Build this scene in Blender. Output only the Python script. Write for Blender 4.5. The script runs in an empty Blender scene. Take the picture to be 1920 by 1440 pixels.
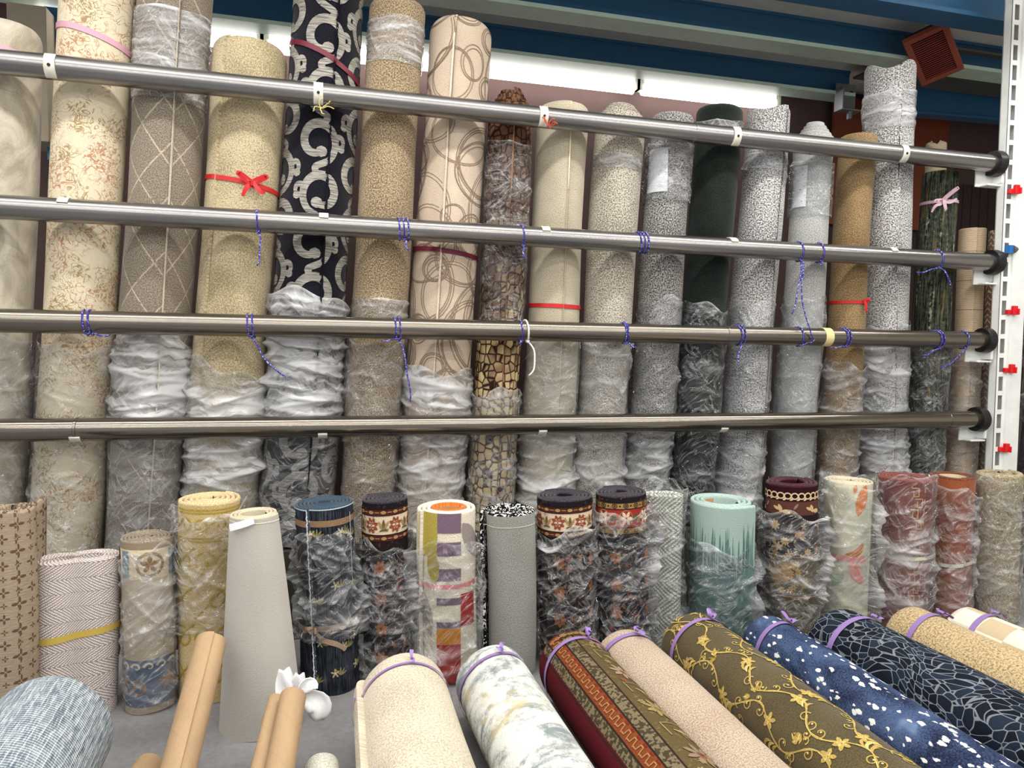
import bpy, math, random
import numpy as np
from mathutils import Vector, Matrix

scene = bpy.context.scene
COL = scene.collection
PI = math.pi

# ------------------------------------------------------------------ camera
F_PX = 1350.0
CAM = np.array([0.0, 0.0, 1.27])
YAW, PITCH, ROLL = math.radians(14.8), math.radians(3.85), math.radians(1.15)
_f = np.array([math.sin(YAW)*math.cos(PITCH), math.cos(YAW)*math.cos(PITCH), -math.sin(PITCH)])
_r0 = np.array([math.cos(YAW), -math.sin(YAW), 0.0])
_u0 = np.cross(_r0, _f)
_r = math.cos(ROLL)*_r0 + math.sin(ROLL)*_u0
_u = -math.sin(ROLL)*_r0 + math.cos(ROLL)*_u0
cam_data = bpy.data.cameras.new('camera')
cam_data.sensor_width = 36.0
cam_data.lens = 36.0*F_PX/1920.0
cam_data.clip_start = 0.02
cam_obj = bpy.data.objects.new('camera', cam_data)
COL.objects.link(cam_obj)
cam_obj.matrix_world = Matrix(((_r[0], _u[0], -_f[0], CAM[0]), (_r[1], _u[1], -_f[1], CAM[1]),
                               (_r[2], _u[2], -_f[2], CAM[2]), (0, 0, 0, 1)))
scene.camera = cam_obj

# ------------------------------------------------------------------ light
world = bpy.data.worlds.new('shop_ambient')
scene.world = world
world.use_nodes = True
world.node_tree.nodes['Background'].inputs[0].default_value = (0.98, 0.99, 1.0, 1)
world.node_tree.nodes['Background'].inputs[1].default_value = 0.62
scene.view_settings.view_transform = 'Standard'
scene.view_settings.look = 'None'
scene.view_settings.gamma = 1.0
scene.view_settings.exposure = 0.0
scene.view_settings.use_curve_mapping = False

def ceiling_lamp(name, x, y, z, sx, sy, energy, color=(1.0, 0.98, 0.95)):
    """a row of fluorescent lamps on the shop ceiling, shining down"""
    d = bpy.data.lights.new(name, 'AREA')
    d.shape = 'RECTANGLE'; d.size = sx; d.size_y = sy
    d.energy = energy; d.color = color
    o = bpy.data.objects.new(name, d)
    o.location = (x, y, z)
    COL.objects.link(o)
    return o
for y_, e_ in ((2.42, 56), (1.45, 43), (0.5, 46), (-0.6, 51), (-1.8, 56)):
    ceiling_lamp('lamp_row', 0.7, y_, 2.80, 6.8, 0.09, e_)
    # the bare tubes shine up as well, on to deck and beams
    ceiling_lamp('lamp_row_upward', 0.7, y_, 2.84, 6.8, 0.09, e_*0.45).rotation_euler = (PI, 0, 0)

# ------------------------------------------------------------------ projection helpers
def rgb(r, g, b):
    return tuple(((c/255.0)/12.92 if c <= 10 else (((c/255.0)+0.055)/1.055)**2.4) for c in (r, g, b))
def ray(px, py):
    d = _f + _r*(px-960.0)/F_PX - _u*(py-720.0)/F_PX
    return d
def at(px, py, Y):
    d = ray(px, py); t = (Y-CAM[1])/d[1]
    return CAM + d*t
def at_z(px, py, z):
    d = ray(px, py); t = (z-CAM[2])/d[2]
    return CAM + d*t
def at_x(px, Y, z):
    """the point of depth Y and height z seen in image column px"""
    py = 900.0
    for _ in range(12):
        p = at(px, py, Y)
        py += (p[2]-z)*F_PX/np.dot(p-CAM, _f)
    return at(px, py, Y)
def proj(p):
    q = np.asarray(p, float)-CAM; d = np.dot(q, _f)
    return 960+F_PX*np.dot(q, _r)/d, 720-F_PX*np.dot(q, _u)/d
def radius_at(p, wpx):
    q = np.asarray(p, float)-CAM; d = np.dot(q, _f)
    a = math.hypot(np.dot(q, _r), d)
    return 0.5*wpx*d*(d/a)/F_PX

# ------------------------------------------------------------------ mesh helpers
def tag(o, label=None, cat=None, group=None, kind=None):
    if label: o['label'] = label
    if cat: o['category'] = cat
    if group: o['group'] = group
    if kind: o['kind'] = kind
    return o
def empty(name, M=None, label=None, cat=None, group=None):
    o = bpy.data.objects.new(name, None)
    o.empty_display_size = 0.05
    COL.objects.link(o)
    if M is not None: o.matrix_world = M
    return tag(o, label, cat, group)
def mesh_obj(name, verts, faces, mats, parent=None, uv=None, midx=None, col=None, haze=None, smooth=True):
    me = bpy.data.meshes.new(name)
    verts = np.asarray(verts, float).reshape(-1, 3)
    if isinstance(faces, np.ndarray):
        faces = faces.tolist()
    me.from_pydata(verts.tolist(), [], faces)
    if not isinstance(mats, (list, tuple)): mats = [mats]
    for m in mats: me.materials.append(m)
    nl = len(me.loops)
    vi = np.empty(nl, np.int32); me.loops.foreach_get('vertex_index', vi)
    if uv is not None:
        lay = me.uv_layers.new(name='UVMap')
        lay.data.foreach_set('uv', np.asarray(uv, np.float32)[vi].ravel())
    if midx is not None:
        me.polygons.foreach_set('material_index', np.asarray(midx, np.int32))
    if col is not None:
        a = me.color_attributes.new('Col', 'FLOAT_COLOR', 'POINT')
        c = np.ones((len(verts), 4), np.float32); c[:, :3] = col
        a.data.foreach_set('color', c.ravel())
    if haze is not None:
        a = me.attributes.new('haze', 'FLOAT', 'POINT')
        a.data.foreach_set('value', np.asarray(haze, np.float32).ravel())
    me.polygons.foreach_set('use_smooth', np.full(len(me.polygons), smooth))
    me.update()
    o = bpy.data.objects.new(name, me)
    COL.objects.link(o)
    if parent is not None: o.parent = parent
    return o

class MB:
    """collects simple solids into one mesh"""
    def __init__(s): s.v = []; s.f = []; s.n = 0
    def add(s, v, f):
        s.v.append(np.asarray(v, float)); s.f += [[i+s.n for i in q] for q in f]; s.n += len(v); return s
    def box(s, lo, hi, M=None):
        x0, y0, z0 = lo; x1, y1, z1 = hi
        v = np.array([(x0,y0,z0),(x1,y0,z0),(x1,y1,z0),(x0,y1,z0),(x0,y0,z1),(x1,y0,z1),(x1,y1,z1),(x0,y1,z1)], float)
        if M is not None: v = np.array([tuple(M @ Vector(p)) for p in v])
        return s.add(v, [(0,3,2,1),(4,5,6,7),(0,1,5,4),(1,2,6,5),(2,3,7,6),(3,0,4,7)])
    def tube(s, pts, r, n=8, caps=True):
        pts = np.asarray(pts, float); m = len(pts)
        rr = np.full(m, r) if np.isscalar(r) else np.asarray(r, float)
        t = np.gradient(pts, axis=0); t /= np.linalg.norm(t, axis=1)[:, None]+1e-12
        ref = np.array([0, 0, 1.0]) if abs(t[0][2]) < 0.9 else np.array([1.0, 0, 0])
        a = np.cross(t[0], ref); a /= np.linalg.norm(a)
        V = []
        for i in range(m):
            a = a - t[i]*np.dot(a, t[i]); a /= np.linalg.norm(a)+1e-12
            b = np.cross(t[i], a)
            for k in range(n):
                q = 2*PI*k/n
                V.append(pts[i]+rr[i]*(math.cos(q)*a+math.sin(q)*b))
        F = [(i*n+k, i*n+(k+1) % n, (i+1)*n+(k+1) % n, (i+1)*n+k) for i in range(m-1) for k in range(n)]
        if caps: F += [tuple(range(n-1, -1, -1)), tuple((m-1)*n+k for k in range(n))]
        return s.add(V, F)
    def lathe_x(s, prof, c, n=32):
        """profile of (x, r) turned about the x axis through c"""
        V = []; m = len(prof)
        for x, r in prof:
            for k in range(n):
                q = 2*PI*k/n
                V.append((c[0]+x, c[1]+r*math.cos(q), c[2]+r*math.sin(q)))
        F = [(i*n+k, (i+1)*n+k, (i+1)*n+(k+1) % n, i*n+(k+1) % n) for i in range(m-1) for k in range(n)]
        F += [tuple(range(n)), tuple((m-1)*n+k for k in range(n-1, -1, -1))]
        return s.add(V, F)
    def build(s, name, mat, parent=None, smooth=False):
        o = mesh_obj(name, np.concatenate(s.v), s.f, mat, parent, smooth=smooth)
        return o
def bevel(o, w=0.003, seg=2):
    m = o.modifiers.new('bevel', 'BEVEL'); m.width = w; m.segments = seg; m.limit_method = 'ANGLE'
    return o
def autosmooth(o, ang=40):
    """mark edges sharper than ang"""
    me = o.data
    me.polygons.foreach_set('use_smooth', np.full(len(me.polygons), True))
    import bmesh
    bm = bmesh.new(); bm.from_mesh(me)
    for e in bm.edges:
        if len(e.link_faces) == 2 and e.calc_face_angle(0) > math.radians(ang): e.smooth = False
    bm.to_mesh(me); bm.free()
    return o

# ------------------------------------------------------------------ node expressions
class S:
    def __init__(s, sock, g): s.s = sock; s.g = g
    def _m(s, op, b=None, c=None, swap=False):
        return s.g.math(op, b, s) if swap else s.g.math(op, s, b, c)
    def __add__(s, o): return s._m('ADD', o)
    __radd__ = __add__
    def __sub__(s, o): return s._m('SUBTRACT', o)
    def __rsub__(s, o): return s._m('SUBTRACT', o, swap=True)
    def __mul__(s, o): return s._m('MULTIPLY', o)
    __rmul__ = __mul__
    def __truediv__(s, o): return s._m('DIVIDE', o)
    def abs(s): return s._m('ABSOLUTE')
    def sin(s): return s._m('SINE')
    def floor(s): return s._m('FLOOR')
    def fract(s): return s._m('FRACT')
    def pp(s, k): return s._m('PINGPONG', k)
    def gt(s, k): return s._m('GREATER_THAN', k)
    def lt(s, k): return s._m('LESS_THAN', k)
    def min(s, k): return s._m('MINIMUM', k)
    def max(s, k): return s._m('MAXIMUM', k)
    def pow(s, k): return s._m('POWER', k)
    def ss(s, a, b):
        """smoothstep from a (0) to b (1)"""
        n = s.g.n('ShaderNodeMapRange'); n.interpolation_type = 'SMOOTHSTEP'
        n.inputs[1].default_value = min(a, b); n.inputs[2].default_value = max(a, b)
        n.inputs[3].default_value = 0.0 if a < b else 1.0; n.inputs[4].default_value = 1.0 if a < b else 0.0
        s.g.link(s.s, n.inputs[0]); return S(n.outputs[0], s.g)
class G:
    def __init__(g, name):
        g.m = bpy.data.materials.new(name); g.m.use_nodes = True
        g.t = g.m.node_tree; g.t.nodes.clear()
        g.out = g.n('ShaderNodeOutputMaterial')
    def n(g, t): return g.t.nodes.new(t)
    def link(g, a, b): g.t.links.new(a, b)
    def put(g, sock, v):
        if isinstance(v, S): g.link(v.s, sock)
        elif isinstance(v, (tuple, list)): sock.default_value = tuple(v)+((1.0,) if len(v) == 3 and len(sock.default_value) == 4 else ())
        elif v is not None: sock.default_value = v
    def math(g, op, a, b=None, c=None):
        n = g.n('ShaderNodeMath'); n.operation = op
        g.put(n.inputs[0], a); g.put(n.inputs[1], b)
        if c is not None: g.put(n.inputs[2], c)
        return S(n.outputs[0], g)
    def uv(g):
        n = g.n('ShaderNodeUVMap'); n.uv_map = 'UVMap'
        s = g.n('ShaderNodeSeparateXYZ'); g.link(n.outputs[0], s.inputs[0])
        return S(s.outputs[0], g), S(s.outputs[1], g)
    def obj(g):
        n = g.n('ShaderNodeTexCoord'); s = g.n('ShaderNodeSeparateXYZ'); g.link(n.outputs['Object'], s.inputs[0])
        return S(s.outputs[0], g), S(s.outputs[1], g), S(s.outputs[2], g)
    def vec(g, x, y, z=0.0):
        n = g.n('ShaderNodeCombineXYZ'); g.put(n.inputs[0], x); g.put(n.inputs[1], y); g.put(n.inputs[2], z)
        return S(n.outputs[0], g)
    def noise(g, v, scale=1.0, detail=2.0, rough=0.5, dist=0.0):
        n = g.n('ShaderNodeTexNoise'); g.put(n.inputs['Vector'], v)
        n.inputs['Scale'].default_value = scale; n.inputs['Detail'].default_value = detail
        n.inputs['Roughness'].default_value = rough; n.inputs['Distortion'].default_value = dist
        return S(n.outputs['Fac'], g)
    def vor(g, v, scale=1.0, feature='F1', rnd=1.0, out='Distance'):
        n = g.n('ShaderNodeTexVoronoi'); n.feature = feature; g.put(n.inputs['Vector'], v)
        n.inputs['Scale'].default_value = scale; n.inputs['Randomness'].default_value = rnd
        o = S(n.outputs[out], g)
        if out == 'Color':
            q = g.n('ShaderNodeSeparateXYZ'); g.link(o.s, q.inputs[0]); o = S(q.outputs[0], g)
        return o
    def mix(g, f, a, b):
        n = g.n('ShaderNodeMix'); n.data_type = 'RGBA'; n.clamp_factor = True
        g.put(n.inputs[0], f); g.put(n.inputs[6], a); g.put(n.inputs[7], b)
        return S(n.outputs[2], g)
    def bands(g, x, stops):
        """hard steps of colour along x: stops = [(x0, colour), ...]"""
        c = stops[0][1]
        for x0, col in stops[1:]:
            c = g.mix(x.gt(x0), c, col)
        return c
    def shade(g, color, bump=None, rough=0.9, strength=0.5, dist=0.004, metal=0.0, spec=0.2, sheen=0.0, coat=0.0):
        p = g.n('ShaderNodeBsdfPrincipled')
        g.put(p.inputs['Base Color'], color); g.put(p.inputs['Roughness'], rough); g.put(p.inputs['Metallic'], metal)
        p.inputs['Specular IOR Level'].default_value = spec
        if sheen: p.inputs['Sheen Weight'].default_value = sheen; p.inputs['Sheen Roughness'].default_value = 0.5
        if coat: p.inputs['Coat Weight'].default_value = coat; p.inputs['Coat Roughness'].default_value = 0.08
        if bump is not None:
            b = g.n('ShaderNodeBump'); b.inputs['Strength'].default_value = strength; b.inputs['Distance'].default_value = dist
            g.put(b.inputs['Height'], bump); g.link(b.outputs[0], p.inputs['Normal'])
        g.link(p.outputs[0], g.out.inputs[0])
        return g.m
_mats = {}
def once(fn):
    def w(*a):
        k = (fn.__name__,)+a
        if k not in _mats: _mats[k] = fn(*a)
        return _mats[k]
    return w

@once
def plain(name, c, rough=0.6, metal=0.0, spec=0.4):
    g = G(name)
    x, y, z = g.obj()
    n = g.noise(g.vec(x, y, z), 14, 3)
    return g.shade(g.mix(n, tuple(v*0.86 for v in c), tuple(min(1, v*1.12) for v in c)), rough=rough, metal=metal, spec=spec)
@once
def pile(name, dark, light, scale=190.0, lo=0.36, hi=0.64, cloud=0.18, bump=0.6, streak=1.0):
    """a cut or looped pile: two yarn tones mixed by fine noise, with slow clouding from brushing"""
    g = G(name); u, v = g.uv()
    n = g.noise(g.vec(u*streak, v, 0.0), scale, 4.0, 0.72)
    big = g.noise(g.vec(u, v, 3.1), 6.0, 2.0)
    f = (n + (big-0.5)*cloud).ss(lo+0.045, hi-0.045)
    return g.shade(g.mix(f, dark, light), n, strength=bump, dist=0.006, spec=0.1, sheen=0.15)

def plastic_mat(name, tint=(0.97, 0.98, 1.0), gain=1.0, rough=0.08, sx=7.0, sy=26.0):
    """thin clear film: see-through where it lies in one layer, milky where folds pile up (haze), glossy creases"""
    g = G(name)
    a = g.n('ShaderNodeAttribute'); a.attribute_name = 'haze'
    haze = S(a.outputs['Fac'], g)
    u, v = g.uv()
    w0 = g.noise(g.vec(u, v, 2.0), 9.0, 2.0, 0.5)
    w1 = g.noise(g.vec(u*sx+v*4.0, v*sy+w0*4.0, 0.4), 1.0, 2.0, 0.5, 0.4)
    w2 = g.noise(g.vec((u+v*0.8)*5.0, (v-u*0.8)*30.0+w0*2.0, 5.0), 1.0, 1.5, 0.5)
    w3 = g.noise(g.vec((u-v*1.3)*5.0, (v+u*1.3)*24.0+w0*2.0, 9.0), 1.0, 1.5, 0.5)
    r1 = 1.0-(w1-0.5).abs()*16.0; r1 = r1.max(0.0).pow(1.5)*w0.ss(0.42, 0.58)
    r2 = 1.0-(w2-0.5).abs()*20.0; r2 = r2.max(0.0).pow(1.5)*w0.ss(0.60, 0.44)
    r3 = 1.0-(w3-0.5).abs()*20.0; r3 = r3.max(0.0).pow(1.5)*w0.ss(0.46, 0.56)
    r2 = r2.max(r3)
    h = r1*0.5+r2*0.5+w1*0.7+w2*0.5+w3*0.4
    b = g.n('ShaderNodeBump'); b.inputs['Strength'].default_value = 1.0; b.inputs['Distance'].default_value = 0.009
    g.put(b.inputs['Height'], h)
    tr = g.n('ShaderNodeBsdfTransparent'); tr.inputs[0].default_value = tint+(1,)
    df = g.n('ShaderNodeBsdfDiffuse'); df.inputs[0].default_value = (0.93, 0.94, 0.96, 1)
    tl = g.n('ShaderNodeBsdfTranslucent'); tl.inputs[0].default_value = (0.93, 0.94, 0.96, 1)
    mt = g.n('ShaderNodeMixShader'); mt.inputs[0].default_value = 0.3
    g.link(df.outputs[0], mt.inputs[1]); g.link(tl.outputs[0], mt.inputs[2])
    m1 = g.n('ShaderNodeMixShader')
    fac = (haze*gain*(w1.ss(0.38, 0.66)*1.0+0.42)+(r1*0.24+r2*0.24)*gain).min(0.9)  # thin white crease lines: doubled film, and highlights painted into the colour
    g.put(m1.inputs[0], fac)
    g.link(tr.outputs[0], m1.inputs[1]); g.link(mt.outputs[0], m1.inputs[2])
    gl = g.n('ShaderNodeBsdfGlossy'); gl.inputs['Roughness'].default_value = rough; g.link(b.outputs[0], gl.inputs['Normal'])
    fr = g.n('ShaderNodeFresnel'); fr.inputs[0].default_value = 1.45
    m2 = g.n('ShaderNodeMixShader')
    g.put(m2.inputs[0], (S(fr.outputs[0], g)*1.1+r1*0.05+r2*0.06).min(0.6))
    g.link(m1.outputs[0], m2.inputs[1]); g.link(gl.outputs[0], m2.inputs[2])
    g.link(m2.outputs[0], g.out.inputs[0])
    return g.m

@once
def motif_mat(name, streak=0.0, bump=0.5):
    """yarn of the woven motif: colour from the motif itself, broken by pile noise"""
    g = G(name); u, v = g.uv()
    a = g.n('ShaderNodeAttribute'); a.attribute_name = 'Col'
    c = S(a.outputs['Color'], g)
    n = g.noise(g.vec(u*(14.0 if streak else 170.0), v*170.0, 1.0), 1.0, 2.5, 0.6)
    if streak: n = n.ss(0.30, 0.62)
    hs = g.n('ShaderNodeHueSaturation'); g.put(hs.inputs['Color'], c)
    g.put(hs.inputs['Value'], n*(0.7 if streak else 0.9)+(0.38 if streak else 0.55))
    return g.shade(S(hs.outputs[0], g), n, strength=bump, dist=0.004, spec=0.12)
# ------------------------------------------------------------------ rolls
def wrap_pi(a): return (a+PI) % (2*PI)-PI
class Roll:
    """A rolled carpet. Local z runs along the roll from its base, local -y faces the aisle, so the surface
    coordinate u = R*(theta+90deg) is 0 at the front and v is the height along the roll, both in metres."""
    def __init__(s, name, label, cat, p0, p1, R, mats, group=None, t=0.012, turns=3, seam=120.0, tele=0.0, taper=0.0,
                 oval=0.0, oval_a=0.0, wob=0.004, seed=0, dome=0.0, front=None, nz=14, top_wave=0.0, flap=0.0, kdir=1):
        p0 = np.asarray(p0, float); p1 = np.asarray(p1, float)
        s.R = R; s.L = float(np.linalg.norm(p1-p0)); s.taper = taper; s.oval = oval; s.oval_a = math.radians(oval_a)
        s.dome = dome; s.hd = max(dome*R*1.3, 0.03); s.wob = wob; s.t = t; s.seam = math.radians(seam); s.turns = turns; s.flap = flap
        rnd = np.random.RandomState(seed+7); s.rnd = rnd
        s.ph = rnd.uniform(0, 6.28, 6)
        z = (p1-p0)/s.L
        fr = (CAM-(p0+p1)/2) if front is None else np.asarray(front, float)
        fr = fr-z*np.dot(fr, z); fr /= np.linalg.norm(fr)
        y = -fr; x = np.cross(y, z)
        M = Matrix(((x[0], y[0], z[0], p0[0]), (x[1], y[1], z[1], p0[1]), (x[2], y[2], z[2], p0[2]), (0, 0, 0, 1)))
        s.M = M
        s.root = empty(name, M, label, cat, group)
        # the wound sheet
        per = 44; N = int(per*turns)+1
        k = np.linspace(0, 1, N); back = (1-k)*turns            # turns wound before the outer edge
        th = s.seam - kdir*back*2*PI
        b = min(0.45*t, 0.012)
        hd = max(dome*R*1.3, 0.03); zs = list(np.linspace(0, 1, nz-5)*(s.L-b-hd))+[s.L-b-hd*(1-math.sin(PI/2*q/6)) for q in range(1, 7)]; prof = [(0.0, q) for q in zs]
        prof += [(-0.12*t, s.L-0.3*b), (-0.42*t, s.L), (-0.66*t, s.L-0.3*b), (-0.78*t, s.L-b), (-0.78*t, s.L*0.55), (-0.78*t, 0.0)]
        prof = np.array(prof); P = len(prof)
        nout = nz+2
        TH = np.repeat(th[:, None], P, 1); Z = np.repeat(prof[None, :, 1], N, 0); OFF = np.repeat(prof[None, :, 0], N, 0)
        B = np.repeat(back[:, None], P, 1)
        s.N = N
        rr = s.rad(TH, np.clip(Z, 0, s.L), wound=False) - B*t + OFF
        rr = rr + s.flap*np.exp(-B*2*PI*3.0)
        zz = Z + tele*(B/turns)*np.clip((Z/s.L-0.5)*2, 0, 1) + top_wave*np.sin(TH*3+s.ph[0])*np.clip((Z/s.L-0.8)*5, 0, 1)
        rr = np.maximum(rr, 0.004)
        V = np.stack([rr*np.cos(TH), rr*np.sin(TH), zz], -1).reshape(-1, 3)
        i = np.arange(N-1)[:, None]*P; j = np.arange(P-1)[None, :]
        a = i+j
        q = np.stack([a, a+P, a+P+1, a+1], -1).reshape(-1, 4)
        if kdir < 0: q = q[:, ::-1]
        mi = np.where(np.arange(P-1) < nout-2, 0, np.where(np.arange(P-1) >= nout+2, 1, 2))
        MI = np.tile(mi, N-1)
        F = q.tolist()+[[(N-1)*P+m for m in range(P)]]
        MI = np.append(MI, 2)
        uv = np.stack([(TH+PI/2)*R, zz], -1).reshape(-1, 2)
        if not isinstance(mats, (list, tuple)): mats = [mats, mats, mats]
        s.body = mesh_obj('wound_sheet', V, F, list(mats), s.root, uv=uv, midx=MI)
        autosmooth(s.body, 70)
    def rad(s, th, z, wound=True):
        th = np.asarray(th, float); z = np.asarray(z, float)
        r = s.R*(1+s.oval*np.cos(2*(th-s.oval_a)))*(1+s.taper*(0.5-z/s.L))
        r = r + s.wob*(np.sin(3*th+s.ph[0]+z*2.1)*0.5+np.sin(z*5.3+s.ph[1]+th)*0.8+np.sin(2*th+s.ph[2]-z*3.7)*0.6)
        if s.dome: r = r - s.dome*s.R*(1-np.sqrt(np.clip(1-np.clip((z-(s.L-s.hd))/s.hd, 0, 0.985)**2, 0, 1)))
        if wound:
            d = ((s.seam-th) % (2*PI))/(2*PI)
            r = r - s.t*np.minimum(d, 1.0)
        return r
    def pt(s, u, v, off=0.0):
        th = np.asarray(u, float)/s.R-PI/2
        r = s.rad(th, np.clip(v, 0, s.L))+off
        return np.stack([r*np.cos(th), r*np.sin(th), np.asarray(v, float)+0*th], -1)
    # ---- motifs, ribbons: strips of (u, v[, off]) laid on the surface
    def strips(s, name, items, mat, off=0.0022, clip=True):
        Vs = []; Fs = []; Cs = []; Us = []; n0 = 0
        for it in items:
            pts, w, c = it[:3]
            pts = np.asarray(pts, float)
            if len(pts) < 2: continue
            o = pts[:, 2] if pts.shape[1] > 2 else np.zeros(len(pts))
            p = pts[:, :2]
            w = np.full(len(p), w) if np.isscalar(w) else np.asarray(w, float)
            tg = np.gradient(p, axis=0); tg /= np.linalg.norm(tg, axis=1)[:, None]+1e-9
            nm = np.stack([-tg[:, 1], tg[:, 0]], -1)
            if len(it) > 3: nm = np.tile(np.asarray(it[3], float), (len(p), 1))
            na = max(2, int(np.ceil(w.max()/0.011))+1)
            k = np.linspace(-0.5, 0.5, na)
            g = p[:, None, :]+nm[:, None, :]*(w[:, None]*k[None, :])[..., None]
            if clip: g[..., 1] = np.clip(g[..., 1], 0.002, s.L-0.004)
            O = np.repeat(o[:, None], na, 1)+off
            X = s.pt(g[..., 0], g[..., 1], O)
            m = len(p)
            a = (np.arange(m-1)[:, None]*na+np.arange(na-1)[None, :])
            q = np.stack([a, a+1, a+na+1, a+na], -1).reshape(-1, 4)+n0
            Vs.append(X.reshape(-1, 3)); Us.append(g.reshape(-1, 2)); Fs += q.tolist()
            Cs.append(np.tile(np.asarray(c, float), (m*na, 1))); n0 += m*na
        if not Vs: return None
        return mesh_obj(name, np.concatenate(Vs), Fs, mat, s.root, uv=np.concatenate(Us), col=np.concatenate(Cs))
    def motif(s, items, streak=0.0, off=0.0022, name='woven_motif'):
        return tag(s.strips(name, items, motif_mat('motif_streaked_yarn' if streak else 'motif_yarn', streak), off), kind='stuff')
    def band(s, name, v, w, mat, tilt=0.0, sag=0.0, off=0.004, bow=None, tails=True, seed=0, u0=None):
        """ribbon round the roll at height v (rises by tilt to the right, dips by sag at the sides); bow = u of the knot"""
        th = np.linspace(-PI, PI, 65); u = th*s.R
        vv = v+tilt*np.sin(th)*s.R-sag*(1-np.cos(th))*s.R
        items = [(np.stack([u, vv], -1), w, (1, 1, 1))]
        if bow is not None:
            bv = v+tilt*math.sin(bow/s.R)*s.R-sag*(1-math.cos(bow/s.R))*s.R
            rnd = np.random.RandomState(seed); k = np.linspace(0, 1, 14)
            def leaf(dx, dy, lift, ww, back=True):
                if back:
                    x = bow+dx*np.sin(k*PI)**0.8*1.0+0*k; y = bv+dy*np.sin(k*PI)**0.8+(k-0.5)*ww*1.4
                    o = 0.006+lift*np.sin(k*PI)
                else:
                    x = bow+dx*k; y = bv+dy*k+0.01*np.sin(k*5+dx*40); o = 0.007+lift*np.sin(k*2.6)
                items.append((np.stack([x, y, o], -1), np.full(14, ww)*(0.7+0.5*np.sin(k*PI)), (1, 1, 1)))
            for dx, dy, lift, back in (tails if isinstance(tails, list) else [(-0.05, 0.03, 0.02, True), (0.045, 0.035, 0.02, True), (-0.03, -0.05, 0.01, False), (0.05, -0.03, 0.015, False)]):
                leaf(dx, dy, lift, w*0.8, back)
            items.append((np.stack([bow+(k-0.5)*w*0.5, bv+0*k, 0.010+0.008*np.sin(k*PI)], -1), w*1.1, (1, 1, 1)))
        return s.strips(name, items, mat, off, clip=False)
    def tie(s, pts, w, mat, name='ribbon', off=0.004, thick=True):
        return s.strips(name, [(pts, w, (1, 1, 1))], mat, off, clip=False)
    # ---- plastic film
    def film(s, v0, v1, mat, seed=0, pad=0.006, bunch=0, amp=0.012, crease=6, camp=0.010, haze=0.10, bhaze=0.6, loose=0.006,
             slope=0.12, name='plastic_wrap', edge=0.02, nt=88, nz=None, flare=0.0, bv=None, fold_w=0.012, fins=()):
        rnd = np.random.RandomState(seed*13+5)
        nz = nz or int(max(20, min(170, (v1-v0)/0.0065)))
        th = np.linspace(-PI, PI, nt, endpoint=False)-PI/2
        zz = np.linspace(0, 1, nz)
        TH, K = np.meshgrid(th, zz, indexing='ij')
        e0 = edge*(np.sin(TH*2+rnd.rand()*6)+0.6*np.sin(TH*5+rnd.rand()*6))
        Z = v0+(v1+e0-v0)*K
        A = wrap_pi(TH+PI/2)
        d = pad+loose*(0.5+0.5*np.sin(TH*2+Z*4+rnd.rand()*6))+loose*0.6*np.sin(TH*3-Z*9+rnd.rand()*6)
        H = np.full_like(d, haze)
        lo, hi = bv if bv else (v0, v1)
        for _ in range(bunch):
            zc = rnd.uniform(lo, hi); ac = rnd.uniform(-PI, PI); ex = rnd.uniform(0.5, 1.6); sl = rnd.normal(0, slope)
            w = fold_w*rnd.uniform(0.45, 1.3); a = amp*rnd.uniform(0.35, 1.0)
            da = wrap_pi(A-ac)
            zl = zc+sl*s.R*da+0.012*np.sin(da*2.2+rnd.rand()*6)
            x = (Z-zl)/w
            pr = np.exp(-np.abs(x)**1.5)*np.exp(-(da/ex)**2)
            d = d+a*pr; H = H+bhaze*0.55*pr
            H = H+bhaze*0.25*np.exp(-(x/3.5)**2)*np.exp(-(da/ex)**2)
        for _ in range(crease):
            zc = rnd.uniform(v0, v1); ac = rnd.uniform(-1.5, 1.5); an = rnd.uniform(-1.2, 1.2); ln = rnd.uniform(0.04, 0.16)
            ux = (A-ac)*s.R; uz = Z-zc
            al = ux*math.cos(an)+uz*math.sin(an); ac2 = -ux*math.sin(an)+uz*math.cos(an)+0.15*al*al/ln*rnd.normal()
            pr = np.maximum(0, 1-np.abs(ac2)/0.010)*np.maximum(0, 1-np.abs(al)/ln)
            d = d+camp*pr; H = H+0.30*pr**2
        FIN = np.zeros_like(d)
        for fa, f0, f1, fh in fins:
            da = wrap_pi(A-math.radians(fa)+0.22*np.sin(Z*14+fa)); kz = np.clip((Z-f0)/(f1-f0), 0, 1)
            pf = np.exp(-np.abs(da/0.13)**1.3)*np.sin(kz*PI)**0.6*(1+0.3*np.sin(Z*46+fa))
            FIN = FIN+fh*pf; H = H+0.22*pf
        H = np.clip(H, 0, 1.0); d = np.minimum(d, 0.055)+FIN+flare*np.clip((K-0.75)*4, 0, 1)**2
        H[:, -1] += 0.3; H[:, -2] += 0.15
        r = s.rad(TH, np.clip(Z, 0, s.L))+d
        V = np.stack([r*np.cos(TH), r*np.sin(TH), Z], -1).reshape(-1, 3)
        i = np.arange(nt)[:, None]; j = np.arange(nz-1)[None, :]; i2 = (i+1) % nt
        q = np.stack([i*nz+j, i2*nz+j, i2*nz+j+1, i*nz+j+1], -1).reshape(-1, 4)
        uv = np.stack([A*s.R+seed*1.7, Z], -1).reshape(-1, 2)
        return mesh_obj(name, V, q, mat, s.root, uv=uv, haze=H.reshape(-1))
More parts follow.
